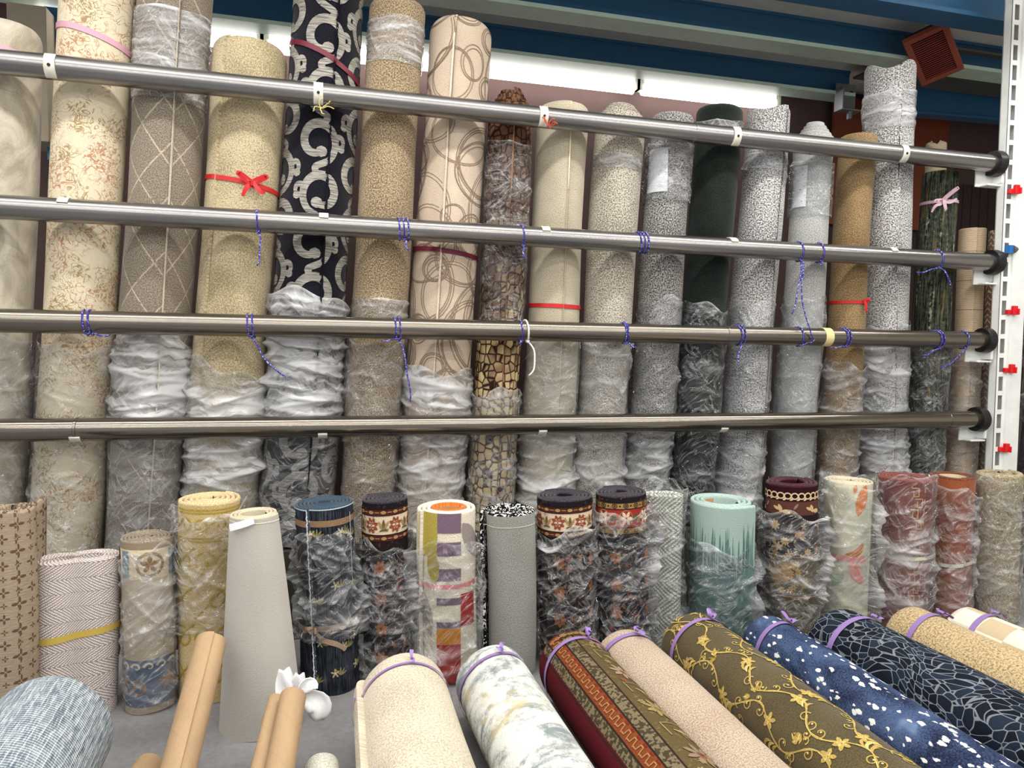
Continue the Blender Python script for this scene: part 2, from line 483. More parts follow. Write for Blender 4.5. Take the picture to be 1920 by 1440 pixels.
    def core(s, r, mat, depth=None, th=0.004, h=None):
        """cardboard core in the middle of the roll"""
        n = 32; h = s.L-0.012 if h is None else h; z0 = 0.0
        V = []; F = []
        for rr, z in ((r, z0), (r, h), (r-th, h), (r-th, z0)):
            for k in range(n): V.append((rr*math.cos(2*PI*k/n), rr*math.sin(2*PI*k/n), z))
        for i in range(4):
            for k in range(n):
                F.append((i*n+k, i*n+(k+1) % n, ((i+1) % 4)*n+(k+1) % n, ((i+1) % 4)*n+k))
        return autosmooth(mesh_obj('core_tube', V, F, mat, s.root))
    def v_at(s, py, px=None):
        """height on the front of the roll seen in image row py"""
        lo, hi = -0.3, s.L+0.5
        for _ in range(40):
            m = 0.5*(lo+hi); q = s.M @ Vector((0, -s.R, m))
            if proj(q)[1] > py: lo = m
            else: hi = m
        return 0.5*(lo+hi)

def spiral(cx, cy, r0, r1, a0, a1, n=26):
    k = np.linspace(0, 1, n); a = a0+(a1-a0)*k; r = r0+(r1-r0)*k
    return np.stack([cx+r*np.cos(a), cy+r*np.sin(a)], -1)
def line(*pts, n=2):
    """polyline densified with n points per leg"""
    out = []
    for a, b in zip(pts[:-1], pts[1:]):
        k = np.linspace(0, 1, n, endpoint=False)[:, None]
        out.append(np.asarray(a, float)[None]*(1-k)+np.asarray(b, float)[None]*k)
    out.append(np.asarray(pts[-1], float)[None]); return np.concatenate(out)
def bez(p0, p1, p2, p3, n=14):
    k = np.linspace(0, 1, n)[:, None]; p0, p1, p2, p3 = [np.asarray(p, float)[None] for p in (p0, p1, p2, p3)]
    return p0*(1-k)**3+3*p1*k*(1-k)**2+3*p2*k*k*(1-k)+p3*k**3
def lens(x, y, dx, dy, w, c, n=9, bend=0.0):
    """a leaf or petal from (x, y) along (dx, dy), widest in the middle"""
    k = np.linspace(0, 1, n)
    p = np.stack([x+dx*k-dy*bend*np.sin(k*PI), y+dy*k+dx*bend*np.sin(k*PI)], -1)
    return (p, w*np.sin(k*PI)**0.7+0.0005, c)
def blob(x, y, r, c, n=8):
    k = np.linspace(-1, 1, n)
    return (np.stack([x+0*k, y+r*k], -1), 2*r*np.sqrt(np.maximum(0, 1-k*k))+0.0004, c)
def ring(x, y, rx, ry, w, c, n=30, a0=0.0, a1=2*PI):
    a = np.linspace(a0, a1, n); return (np.stack([x+rx*np.cos(a), y+ry*np.sin(a)], -1), w, c)
def flower(x, y, r, cp, cc, n=6, rot=0.0, w=0.5):
    it = [lens(x+0.15*r*math.cos(a), y+0.15*r*math.sin(a), r*math.cos(a), r*math.sin(a), r*w, cp) for a in [rot+2*PI*k/n for k in range(n)]]
    return it+[blob(x, y, r*0.3, cc)]
# ------------------------------------------------------------------ the room
def m_concrete():
    g = G('floor_concrete'); x, y, z = g.obj()
    n = g.noise(g.vec(x, y, z), 3.0, 6, 0.6); m = g.noise(g.vec(x, y, z), 60, 3)
    return g.shade(g.mix((n*0.75+m*0.25).ss(0.3, 0.7), rgb(112, 112, 114), rgb(146, 144, 146)), m, rough=0.55, strength=0.12, spec=0.3)
M_FLOOR = m_concrete()
M_CEIL = plain('ceiling_paint', rgb(232, 230, 224), 0.8)
M_BEAM = plain('beam_blue_paint', rgb(56, 108, 148), 0.38, 0.0, 0.5)
M_FLANGE = plain('flange_lamplit_mint', rgb(216, 238, 222), 0.35)  # mint colour paints in the lamp light on blue-painted flanges
M_DARKWOOD = plain('dark_stained_wood', rgb(58, 42, 40), 0.6)
M_REDWOOD = plain('reddish_wood', rgb(128, 62, 38), 0.5)
M_GRILLE = plain('grille_red_wood', rgb(170, 84, 66), 0.5)
M_GRILLE_D = plain('grille_slat_wood', rgb(140, 62, 52), 0.6)
M_MAUVE = plain('mauve_wall_paint', rgb(92, 72, 70), 0.8)
M_WHITE = plain('white_steel_enamel', rgb(238, 240, 236), 0.35)
M_OFFW = plain('off_white_paint', rgb(222, 218, 204), 0.6)
M_BLACK = plain('black_rubber', rgb(30, 29, 30), 0.35)
M_DUCT = plain('galvanised_duct', rgb(104, 104, 98), 0.55, 0.3)
M_PLINTH = plain('plinth_dark_paint', rgb(52, 46, 42), 0.8)
M_RED = plain('red_plastic', rgb(214, 28, 36), 0.35)
M_BLUEP = plain('blue_plastic', rgb(40, 110, 176), 0.4)
M_STEELG = plain('grey_bracket_steel', rgb(150, 152, 156), 0.4, 0.5)
M_CARD = None

def struct(name, mb, mat, parent=None, label=None):
    o = mb.build(name, mat, parent)
    o['kind'] = 'structure'
    if label: o['label'] = label
    return o
struct('floor', MB().box((-4, -2.5, -0.06), (6.5, 5.2, 0.0)), M_FLOOR, label='smooth grey concrete shop floor under the rug rolls')
struct('ceiling', MB().box((-4, -2.5, 3.16), (6.5, 5.2, 3.22)), M_CEIL, label='pale grey ceiling deck above the blue beams')
wall = struct('wall_back', MB().box((-4, 4.78, 0), (6.5, 4.88, 3.16)), M_MAUVE, label='mauve back wall behind the tall carpet rolls')
struct('wall_right', MB().box((5.7, -2.5, 0), (5.8, 4.78, 3.16)), M_OFFW, label='off-white side wall beyond the white upright')
struct('plinth', MB().box((-2.6, 3.02, 0.0), (3.75, 4.0, 0.37)), M_PLINTH, label='low dark plinth the tall carpet rolls stand on')
# dark planks on the right of the wall
px0 = at(1530, 400, 4.76)[0]
x = px0; k = 0
pl_me = None
while x < px0+2.1:
    w = 0.085
    if pl_me is None:
        o = MB().box((0, 0, 0), (w-0.006, 0.022, 2.55)).build('plank', M_DARKWOOD, wall); pl_me = o.data
    else:
        o = bpy.data.objects.new('plank', pl_me); COL.objects.link(o); o.parent = wall
    o.location = (x, 4.757, 0.0); x += w; k += 1
def panel(name, x0, x1, y0, y1, Y, th, mat, label, cat):
    a = at(x0, y1, Y); b = at(x1, y0, Y)
    o = MB().box((a[0], Y, a[2]), (b[0], Y+th, b[2])).build(name, mat); bevel(o, 0.004)
    return tag(o, label, cat)
panel('wooden_board', 1555, 1782, 205, 420, 4.70, 0.03, M_REDWOOD, 'reddish brown wooden board on the wall behind the grey rolls', 'board')
panel('upright_board', 18, 86, 12, 260, 4.30, 0.25, plain('beige_board', rgb(196, 182, 158), 0.8), 'pale beige board standing upright behind the silver velvet roll', 'board')  # a plain beige board, modelled as a thick panel
panel('steel_column', 88, 108, 14, 300, 4.42, 0.10, M_BEAM, 'dark blue steel column at the far left behind the floral roll', 'column')
# ceiling beams, parallel to the rack
for i, (Y, x0, x1) in enumerate(((4.42, -3.9, 1590), (3.78, -3.9, 6.4), (3.20, -3.9, 6.4))):
    z0 = 2.97
    if x1 > 100: x1 = at(x1, 180, Y)[0]
    b = empty('ceiling_beam', Matrix.Translation((0, Y, z0)), ['blue steel ceiling beam nearest the fluorescent tubes', 'blue steel ceiling beam second from the fluorescent tubes',
              'blue steel ceiling beam nearest the aisle at the top of the view'][i], 'beam', 'blue ceiling beams')
    MB().box((x0, -0.006, 0.012), (x1, 0.006, 0.19)).build('web', M_BEAM, b)
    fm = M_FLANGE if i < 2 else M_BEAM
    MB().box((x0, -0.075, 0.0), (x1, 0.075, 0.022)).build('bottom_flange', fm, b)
    MB().box((x0, -0.016, 0.172), (x1, 0.016, 0.19)).build('top_flange', M_BEAM, b)
# cross beam and bracket on the right, behind the tall grey roll
a = at(1715, 178, 4.46); b_ = at(1990, 222, 4.36)
cb = empty('ceiling_beam', Matrix.Translation((a[0], a[1], a[2]-0.13)), 'blue steel beam end under the duct, behind the tall grey roll', 'beam', 'blue ceiling beams')
dv = Vector((b_[0]-a[0], b_[1]-a[1], 0)); Lb = dv.length+0.3
Mr = Matrix.Rotation(math.atan2(dv.y, dv.x), 4, 'Z')
MB().box((-0.3, -0.006, 0), (Lb, 0.006, 0.235), Mr).build('web', M_BEAM, cb)
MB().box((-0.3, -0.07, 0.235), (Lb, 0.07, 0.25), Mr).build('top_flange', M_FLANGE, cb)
MB().box((-0.3, -0.05, -0.014), (Lb, 0.05, 0.0), Mr).build('bottom_flange', M_BEAM, cb)
# steel bracket with bolt
p = at(1585, 186, 4.36)
br = empty('steel_bracket', Matrix.Translation(tuple(p)), 'grey angled steel bracket with a bolt at the end of the tube row', 'bracket')
q = MB().box((-0.085, -0.01, -0.10), (0.075, 0.0, 0.10)); q.box((-0.085, -0.09, -0.10), (0.075, 0.0, -0.09)); q.box((-0.09, -0.09, -0.10), (-0.08, 0.0, 0.06))
bevel(q.build('angle_plate', M_STEELG, br), 0.004)
MB().tube([(0.0, -0.05, -0.10), (0.0, -0.05, -0.15)], 0.018, 6).build('bolt', M_STEELG, br)
MB().tube([(0.04, -0.012, 0.04), (0.04, 0.0, 0.04)], 0.016, 12).build('bolt', M_BLACK, br)
# duct with louvred grille
gc = [np.array(at(px, py, Y)) for px, py, Y in ((1692, 80, 3.60), (1776, 41, 3.42), (1814, 124, 3.60))]
o0 = gc[0]; ex = gc[1]-gc[0]; ey = gc[2]-gc[1]
W_, H_ = np.linalg.norm(ex), np.linalg.norm(ey)
exn = ex/W_; ey = ey-exn*np.dot(ey, exn); H_ = np.linalg.norm(ey); eyn = ey/H_; nn = np.cross(exn, eyn)
if np.dot(nn, CAM-o0) < 0: nn = -nn
MG = Matrix(((exn[0], eyn[0], nn[0], o0[0]), (exn[1], eyn[1], nn[1], o0[1]), (exn[2], eyn[2], nn[2], o0[2]), (0, 0, 0, 1)))
vent = empty('air_vent', MG, 'red wooden louvred air vent grille hanging under the ceiling duct', 'vent')
fw = 0.032
for lo, hi in (((0, 0, -0.02), (W_, fw, 0.012)), ((0, H_-fw, -0.02), (W_, H_, 0.012)), ((0, fw, -0.02), (fw, H_-fw, 0.012)), ((W_-fw, fw, -0.02), (W_, H_-fw, 0.012))):
    bevel(MB().box(lo, hi).build('frame_rail', M_GRILLE, vent), 0.003)
MB().box((fw*0.5, fw*0.5, -0.05), (W_-fw*0.5, H_-fw*0.5, -0.03)).build('back_panel', M_PLINTH, vent)
ns = 20; st = (H_-2*fw)/ns
sl = None
for i in range(ns):
    if sl is None:
        o = MB().box((0, -0.0035, -0.02), (W_-2*fw, 0.0035, 0.004), Matrix.Rotation(0.5, 4, 'X')).build('slat', M_GRILLE_D, vent); sl = o.data
    else:
        o = bpy.data.objects.new('slat', sl); COL.objects.link(o); o.parent = vent
    o.location = (fw, fw+(i+0.5)*st, 0.0)
for c in ((fw*0.5, H_*0.25), (W_-fw*0.5, H_-fw*1.2)):
    MB().tube([(c[0], c[1], 0.010), (c[0], c[1], 0.016)], 0.005, 8).build('screw', M_STEELG, vent)
a = at(1800, 60, 3.72); b_ = at(1990, 165, 3.72)
o = MB().box((a[0]-0.25, 3.72, at(1850, 100, 3.72)[2]), (a[0]+1.6, 4.35, 3.10)).build('air_duct', M_DUCT)
bevel(o, 0.01); tag(o, 'grey metal air duct box beside the red louvred grille', 'duct')

# fluorescent tubes behind the rolls
def m_tube():
    g = G('lamp_glass_glow'); e = g.n('ShaderNodeEmission'); e.inputs[0].default_value = (1.0, 0.97, 0.92, 1); e.inputs[1].default_value = 9.0
    g.link(e.outputs[0], g.out.inputs[0]); return g.m
M_TUBE = m_tube()
x = at(1197, 165, 4.62)[0]; zt = at(1197, 166, 4.62)[2]
for i in range(-3, 1):
    lab = ['fluorescent tube lamp behind the silver velvet roll', 'fluorescent tube lamp behind the black scroll roll', 'fluorescent tube lamp left of the joint above the cream roll', 'fluorescent tube lamp right of the joint, above the dark green roll'][i+3]
    Lt = 1.18 if i < 0 else at(1455, 190, 4.62)[0]-x
    xl = x+i*1.2
    la = empty('tube_lamp', Matrix.Translation((xl, 4.62, zt)), lab, 'lamp', 'fluorescent tubes')
    MB().tube([(0.03, 0, 0), (Lt-0.02, 0, 0)], 0.042, 14).build('glass_tube', M_TUBE, la, smooth=False)
    MB().box((-0.02, -0.03, -0.015), (0.03, 0.03, 0.06)).build('socket', M_OFFW, la)
    MB().box((Lt-0.02, -0.03, -0.015), (Lt+0.02, 0.03, 0.06)).build('socket', M_OFFW, la)
    MB().box((0, -0.055, 0.055), (Lt, 0.055, 0.11)).build('housing', M_OFFW, la)

# ------------------------------------------------------------------ the four pipes and the upright
def m_steel(i):
    g = G('pipe_steel'); x, y, z = g.obj()
    n = g.noise(g.vec(x*2.2, y*14, z*14), 1.0, 4, 0.6); sc = g.noise(g.vec(x*60, y*60, z*60), 1.0, 3, 0.7)
    col = g.mix(n, rgb(126, 123, 122), rgb(160, 158, 156)) if i < 2 else g.mix(n, rgb(114, 107, 98), rgb(142, 135, 125))
    p = g.shade(col, sc, rough=(0.23 if i < 3 else 0.14), metal=0.9, strength=0.05, dist=0.002, spec=0.5)
    return p
PIPE_Y = 3.0; PIPE_R = 0.0435
pipe_px = [((0, 116), (1862, 307)), ((0, 388), (1858, 492)), ((0, 601), (1842, 638)), ((0, 807), (1830, 786))]
PIPES = []
ordn = ['topmost', 'second from the top', 'third from the top', 'lowest']
def m_wrapped():
    return None
for i, (l, r) in enumerate(pipe_px):
    a = np.array(at(l[0]-120, l[1]-(r[1]-l[1])/1862*120, PIPE_Y)); b = np.array(at(r[0], r[1], PIPE_Y))
    dx = b-a; Lp = np.linalg.norm(dx); ux = dx/Lp
    up = np.array([0, 0, 1.0]); fy = np.array([0, 1.0, 0]); uz = np.cross(ux, fy); uz /= np.linalg.norm(uz); fy = np.cross(uz, ux)
    M = Matrix(((ux[0], fy[0], uz[0], a[0]), (ux[1], fy[1], uz[1], a[1]), (ux[2], fy[2], uz[2], a[2]), (0, 0, 0, 1)))
    rt = empty('steel_pipe', M, '%s of the four horizontal steel pipes across the tall rolls' % ordn[i], 'pipe', 'rack pipes')
    o = MB().lathe_x([(0, PIPE_R*0.9), (0.0, PIPE_R), (Lp*0.25, PIPE_R), (Lp*0.5, PIPE_R), (Lp*0.75, PIPE_R), (Lp, PIPE_R)], (0, 0, 0), 48).build('tube', m_steel(i), rt)
    autosmooth(o, 50)
    o = MB().lathe_x([(Lp-0.012, PIPE_R*1.05), (Lp-0.012, PIPE_R*1.42), (Lp+0.004, PIPE_R*1.5), (Lp+0.03, PIPE_R*1.5), (Lp+0.036, PIPE_R*1.2)], (0, 0, 0), 36).build('rubber_collar', M_BLACK, rt)
    autosmooth(o, 40)
    q = MB().box((Lp-0.07, 0.03, -0.115), (Lp+0.10, 0.04, 0.03)); q.box((Lp+0.03, -0.03, -0.10), (Lp+0.045, 0.04, 0.05)); q.box((Lp-0.045, -0.02, -0.115), (Lp+0.05, 0.04, -0.105))
    bevel(q.build('end_bracket', M_WHITE, rt), 0.004)
    PIPES.append((rt, M, a, ux, Lp))
def on_pipe(i, px):
    """distance along pipe i seen in image column px"""
    rt, M, a, ux, Lp = PIPES[i]
    lo, hi = 0.0, Lp
    for _ in range(40):
        m = 0.5*(lo+hi)
        if proj(a+ux*m)[0] < px: lo = m
        else: hi = m
    return lo
def clip(i, px, ang, seed=0):
    """white saddle clip round part of a pipe; ang is where its middle sits (-90 = facing the aisle, 90 = top)"""
    x0 = on_pipe(i, px); w = 0.036
    th = np.radians(np.linspace(ang-62, ang+62, 15)); V = []
    for rr in (PIPE_R+0.001, PIPE_R+0.004):
        for xx in (x0-w/2, x0+w/2):
            for t in th: V.append((xx, rr*math.sin(t+PI), rr*math.cos(t+PI)) if False else (xx, -rr*math.cos(t), rr*math.sin(t)))
    n = len(th); F = []
    for k in range(n-1):
        F += [(2*n+k, 2*n+k+1, 3*n+k+1, 3*n+k), (k, n+k, n+k+1, k+1), (k, k+1, 2*n+k+1, 2*n+k), (n+k, 3*n+k, 3*n+k+1, n+k+1)]
    F += [(0, 2*n, 3*n, n), (n-1, 2*n-1, 4*n-1, 3*n-1)]
    c = mesh_obj('saddle_clip', V, F, M_OFFW, PIPES[i][0])
    t = math.radians(ang); rr = PIPE_R+0.0035
    MB().tube([(x0, -rr*math.cos(t), rr*math.sin(t)), (x0, -(rr+0.002)*math.cos(t), (rr+0.002)*math.sin(t))], 0.006, 10).build('screw_hole', M_BLACK, c)
for px in (100, 597, 1015, 1374, 1687): clip(0, px, -8)
for px in (123, 607, 1020, 1370, 1668): clip(1, px, 92)
for px in (145, 605, 1014, 1352): clip(3, px, -92)
# cream tape on the third pipe
x0 = on_pipe(2, 1546)
autosmooth(MB().lathe_x([(x0-0.022, PIPE_R), (x0-0.022, PIPE_R+0.0015), (x0+0.022, PIPE_R+0.0015), (x0+0.022, PIPE_R)], (0, 0, 0), 36).build('tape_band', plain('cream_tape', rgb(226, 208, 150), 0.7), PIPES[2][0]))
# coupling joints
for i, px in ((0, 1300), (3, 145), (3, 1790), (2, 1360)):
    x0 = on_pipe(i, px); wj = 0.006 if i != 3 or px < 1000 else 0.06
    autosmooth(MB().lathe_x([(x0-wj, PIPE_R*0.99), (x0-wj+0.002, PIPE_R+0.0022), (x0+wj-0.002, PIPE_R+0.0022), (x0+wj, PIPE_R*0.99)], (0, 0, 0), 36).build('joint_ring', m_steel(i), PIPES[i][0]))

# slotted white upright at the right
pt = at(1899, 0, 2.96); pb = at(1860, 880, 2.96)
sl_ = (pt-pb)/(pt[2]-pb[2])
base = pb-sl_*pb[2]
topz = 3.16
zax = Vector(sl_).normalized(); yax = Vector((0, 1, 0)); xax = yax.cross(zax).normalized(); yax = zax.cross(xax)
MU = Matrix(((xax.x, yax.x, zax.x, base[0]), (xax.y, yax.y, zax.y, base[1]), (xax.z, yax.z, zax.z, base[2]), (0, 0, 0, 1)))
upr = empty('rack_upright', MU, 'white slotted steel upright at the right end of the pipes', 'upright')
Lu = topz/zax.z-0.002
q = MB().box((0.0, 0, 0), (0.017, 0.003, Lu)); q.box((0.046, 0, 0), (0.062, 0.003, Lu))
z = 0.03
while z < Lu-0.03:
    q.box((0.017, 0, z), (0.046, 0.003, z+0.024)); z += 0.098
q.build('slotted_face', M_WHITE, upr)
MB().box((0.0, 0.04, 0), (0.12, 0.045, Lu)).build('back_web', plain('upright_inside', rgb(70, 66, 66), 0.7), upr)
MB().box((0.062, -0.012, 0), (0.15, 0.05, Lu)).build('side_face', M_WHITE, upr)
MB().box((0.0, 0.0, 0), (0.003, 0.045, Lu)).build('return_edge', M_WHITE, upr)
def on_upright(px, py):
    p = at(px, py, 2.955); return p
for k, (px, py, lab) in enumerate(((1897, 357, 'red plastic hook in the upright just below the topmost pipe'), (1893, 583, 'red plastic hook in the upright between second and third pipe'),
                                   (1888, 692, 'red plastic hook in the upright between third and lowest pipe'), (1878, 840, 'red plastic hook in the upright below the lowest pipe'))):
    p = on_upright(px, py)
    h = empty('slot_hook', Matrix.Translation(tuple(p)), lab, 'hook', 'red slot hooks')
    q = MB().box((-0.02, -0.012, -0.018), (0.004, 0.01, 0.006)); q.box((0.0, -0.024, -0.02), (0.028, -0.006, 0.026)); q.box((0.022, -0.034, -0.02), (0.03, -0.02, 0.012))
    bevel(q.build('hook_body', M_RED, h), 0.003)
p = on_upright(1892, 468)
h = empty('slot_plug', Matrix.Translation(tuple(p)), 'blue plastic plug in the upright beside the second pipe', 'plug')
MB().box((-0.02, -0.02, -0.02), (0.012, 0.01, 0.02)).build('plug_body', M_BLUEP, h)
MB().tube([(0.008, -0.012, 0.0), (0.02, -0.014, 0.0), (0.034, -0.014, 0.002)], [0.02, 0.018, 0.01], 10).build('plug_tip', M_DUCT, h)
# ------------------------------------------------------------------ tall carpet rolls behind the pipes
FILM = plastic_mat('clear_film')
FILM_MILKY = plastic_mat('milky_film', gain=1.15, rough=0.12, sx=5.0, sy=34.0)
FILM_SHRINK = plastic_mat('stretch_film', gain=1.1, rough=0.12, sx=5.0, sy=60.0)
C_BACK = pile('jute_backing', rgb(150, 136, 112), rgb(190, 176, 150), 260, 0.3, 0.7, 0.1, 0.3)
PLZ = 0.37
def tall(label, top, bot, ytop, mats, Yoff=0.0, **kw):
    """top = (left, right, row), bot = (left, right, row): silhouette of the roll in two image rows"""
    Y = 3.2
    for _ in range(4):
        pt_ = at(0.5*(top[0]+top[1]), top[2], Y); pb_ = at(0.5*(bot[0]+bot[1]), bot[2], Y)
        R = 0.5*(radius_at(pt_, top[1]-top[0])+radius_at(pb_, bot[1]-bot[0]))
        Y = PIPE_Y+PIPE_R+R+0.016+Yoff
    tp = 2*(radius_at(pt_, top[1]-top[0])-radius_at(pb_, bot[1]-bot[0]))/(2*R)
    d = (pt_-pb_)/(pt_[2]-pb_[2])
    p0 = pb_+d*(PLZ-pb_[2])
    q = at(0.5*(top[0]+top[1]), ytop, Y-R*0.9); p1 = pb_+d*(q[2]-pb_[2])
    R *= 0.985
    return Roll('carpet_roll', label, 'carpet roll', p0, p1, R, mats, group='tall carpet rolls behind the pipes', taper=-0.5*tp, **kw)
RIB_RED = plain('red_ribbon', rgb(206, 40, 44), 0.45)
RIB_PINK = plain('pink_ribbon', rgb(214, 160, 176), 0.45)
RIB_WINE = plain('wine_ribbon', rgb(112, 30, 52), 0.45)
RIB_LILAC = plain('lilac_ribbon', rgb(150, 122, 180), 0.4)
RIB_MAUVE = plain('mauve_ribbon', rgb(196, 164, 176), 0.45)
M_PAPER = plain('white_paper', rgb(232, 234, 236), 0.7)
M_INK = plain('printed_ink', rgb(90, 94, 100), 0.8)

def seam_line(r, du, w, col, lift=0.003, name='seam_edge', v0=0.0, v1=None, off=0.002):
    v1 = r.L-0.01 if v1 is None else v1
    k = np.linspace(0, 1, 24)
    u = (r.seam+PI/2)*r.R+du+0.004*np.sin(k*5)
    V = np.stack([u, v0+(v1-v0)*k, lift*np.ones(24)], -1)
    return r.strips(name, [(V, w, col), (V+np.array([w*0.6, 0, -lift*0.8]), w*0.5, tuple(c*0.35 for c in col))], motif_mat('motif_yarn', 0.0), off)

# 1 silver velvet
def m_velvet():
    g = G('silver_velvet'); u, v = g.uv()
    n = g.noise(g.vec(u*1.0, v*0.6, 0.3), 9, 4, 0.6, 1.2); f = g.noise(g.vec(u, v, 0), 200, 2)
    return g.shade(g.mix((n*0.8+f*0.2).ss(0.3, 0.68), rgb(156, 146, 126), rgb(208, 200, 182)), f, strength=0.25, spec=0.2, sheen=0.5)
T1 = tall('silvery cream velvet carpet roll cut off by the left edge', (-62, 84, 120), (-95, 55, 870), 28, m_velvet(), seam=40, dome=0.35, seed=1)
T1.film(0.02, T1.v_at(640), FILM, 1, crease=16, haze=0.03, bunch=4, bhaze=0.3)
T1.band('ribbon', T1.v_at(92), 0.018, RIB_PINK, tilt=-0.10)
# 2 cream floral
def m_floral():
    g = G('cream_floral'); u, v = g.uv()
    w = g.noise(g.vec(u, v, 1.0), 16, 2, 0.5)
    n1 = g.noise(g.vec(u+w*0.02, v, 2.0), 21, 1.5, 0.5, 2.2); n2 = g.noise(g.vec(u, v+w*0.03, 7.0), 34, 1.0, 0.5, 1.6)
    patch = g.noise(g.vec(u*1.2, v, 9.0), 7, 2); hue = g.noise(g.vec(u, v, 12.0), 5, 1); p = g.noise(g.vec(u, v, 0), 220, 2)
    l1 = (n1-0.5).abs().ss(0.045, 0.012); l2 = (n2-0.5).abs().ss(0.04, 0.01); spots = n2.ss(0.62, 0.68)
    m = (l1*patch.ss(0.36, 0.52)).max(l2*patch.ss(0.5, 0.62)).max(spots*patch.ss(0.45, 0.6))
    ink = g.mix(hue.ss(0.42, 0.58), rgb(150, 122, 74), rgb(172, 118, 84))
    base = g.mix(p, rgb(206, 192, 162), rgb(232, 222, 198))
    return g.shade(g.mix(m*0.85, base, ink), p-m*0.3, strength=0.35, spec=0.1)
T2 = tall('cream carpet roll with tan floral scrollwork and a pink ribbon', (104, 258, 30), (58, 206, 870), -70, m_floral(), seam=100, seed=2)
T2.band('ribbon', T2.v_at(62), 0.022, RIB_PINK, tilt=-0.22, sag=0.02)
T2.film(0.01, T2.v_at(650), FILM, 2, crease=14, haze=0.05, bunch=5, bhaze=0.25, amp=0.008)
# 3 taupe with diamonds
def m_diamond():
    g = G('taupe_diamond'); u, v = g.uv()
    w = g.noise(g.vec(u, v, 0), 60, 2, 0.6)
    a = (u+0.02)/0.16; b = v/0.21
    d1 = ((a+b+(w-0.5)*0.06).fract()-0.5).abs(); d2 = ((a-b+(w-0.5)*0.06).fract()-0.5).abs()
    l = d1.ss(0.030, 0.012).max(d2.ss(0.030, 0.012))*w.ss(0.30, 0.50)
    p = g.noise(g.vec(u, v*0.8, 0), 230, 2.5, 0.65)
    base = g.mix(p.ss(0.34, 0.66), rgb(104, 94, 82), rgb(162, 150, 134))
    return g.shade(g.mix(l*0.6, base, rgb(216, 202, 176)), p+l*0.4, strength=0.5, spec=0.1, sheen=0.2)
T3 = tall('taupe carpet roll with a pale diamond lattice and a cream seam', (255, 404, 30), (205, 347, 870), -70, m_diamond(), seam=-83, seed=3, t=0.010)
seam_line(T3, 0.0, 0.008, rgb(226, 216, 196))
T3.film(T3.v_at(185), T3.v_at(12), FILM_SHRINK, 31, edge=0.005, pad=0.003, bunch=26, amp=0.004, fold_w=0.004, haze=0.16, bhaze=0.45, crease=2, slope=0.05, loose=0.002)
T3.film(0.01, T3.v_at(632), FILM_MILKY, 3, bunch=34, amp=0.018, haze=0.15, bhaze=0.55, bv=(T3.v_at(800), T3.v_at(640)), crease=14)
# 4 wheat shag
T4 = tall('wheat coloured shaggy carpet roll with a red ribbon bow', (400, 543, 130), (346, 492, 870), 62, pile('wheat_shag', rgb(156, 140, 106), rgb(222, 206, 170), 150, 0.32, 0.66, 0.3, 0.9), seam=-138, dome=0.28, seed=4)
T4.band('ribbon', T4.v_at(340), 0.018, RIB_RED, tilt=-0.10, bow=0.03, seed=4)
T4.film(0.01, T4.v_at(690), FILM_MILKY, 4, bunch=42, amp=0.022, haze=0.12, bhaze=0.6, crease=10, slope=0.18, edge=0.03)
# 5 black scrolls
C_SCR = rgb(168, 164, 156)
def scroll_items(W, L):
    """two-handed scrolls on one continuous vine, each curling in to a ball, with small side hooks"""
    it = []; H = 0.205; rows = int(L/H)+2; n = int(round(2*PI*W/0.21)); k = np.linspace(0, 1, 34)
    for i in range(n):
        u0 = -PI*W+(i+0.5)*2*PI*W/n; prev = None
        for j in range(rows):
            sg = 1 if (i+j) % 2 else -1
            cx = u0+0.016*sg; cy = 0.03+j*H+(0.09 if i % 2 else 0.0)
            a = -PI/2-sg*0.35+sg*(0.25+k*0.98*2*PI)*-1.0
            r = 0.086-0.044*k
            x = cx+r*np.cos(a); y = cy+r*np.sin(a)*1.05
            w = 0.026+0.012*np.sin(k*PI)
            it.append((np.stack([x, y], -1), w, C_SCR)); it.append(blob(x[-1], y[-1], 0.023, C_SCR))
            if prev is not None:
                b_ = bez(prev, (prev[0]+0.03*sg, prev[1]+0.04), (x[0]+0.05*sg, y[0]-0.03), (x[0], y[0]), 14)
                it.append((b_, 0.027, C_SCR))
            prev = (x[12], y[12])
            hx, hy = cx-sg*0.078, cy+0.02
            b_ = bez((hx, hy), (hx-sg*0.03, hy+0.03), (hx-sg*0.05, hy-0.01), (hx-sg*0.03, hy-0.034), 14)
            it.append((b_, np.linspace(0.028, 0.015, 14), C_SCR)); it.append(blob(b_[-1, 0], b_[-1, 1], 0.017, C_SCR))
    return it
T5 = tall('black carpet roll with large silver scrolls and a wine ribbon', (553, 684, 20), (487, 638, 870), -60, pile('black_ground', rgb(10, 10, 18), rgb(34, 33, 44), 200, 0.35, 0.7, 0.1, 0.5), seam=-76, seed=5)
T5.motif(scroll_items(T5.R, T5.L), streak=1.0)
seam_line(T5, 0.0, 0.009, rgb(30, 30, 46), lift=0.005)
T5.band('ribbon', T5.v_at(102), 0.020, RIB_WINE, tilt=-0.42, sag=0.02, off=0.006)
T5.film(0.01, T5.v_at(552), FILM_MILKY, 5, bunch=70, amp=0.022, haze=0.10, bhaze=0.55, crease=10, bv=(T5.v_at(790), T5.v_at(560)), edge=0.02)
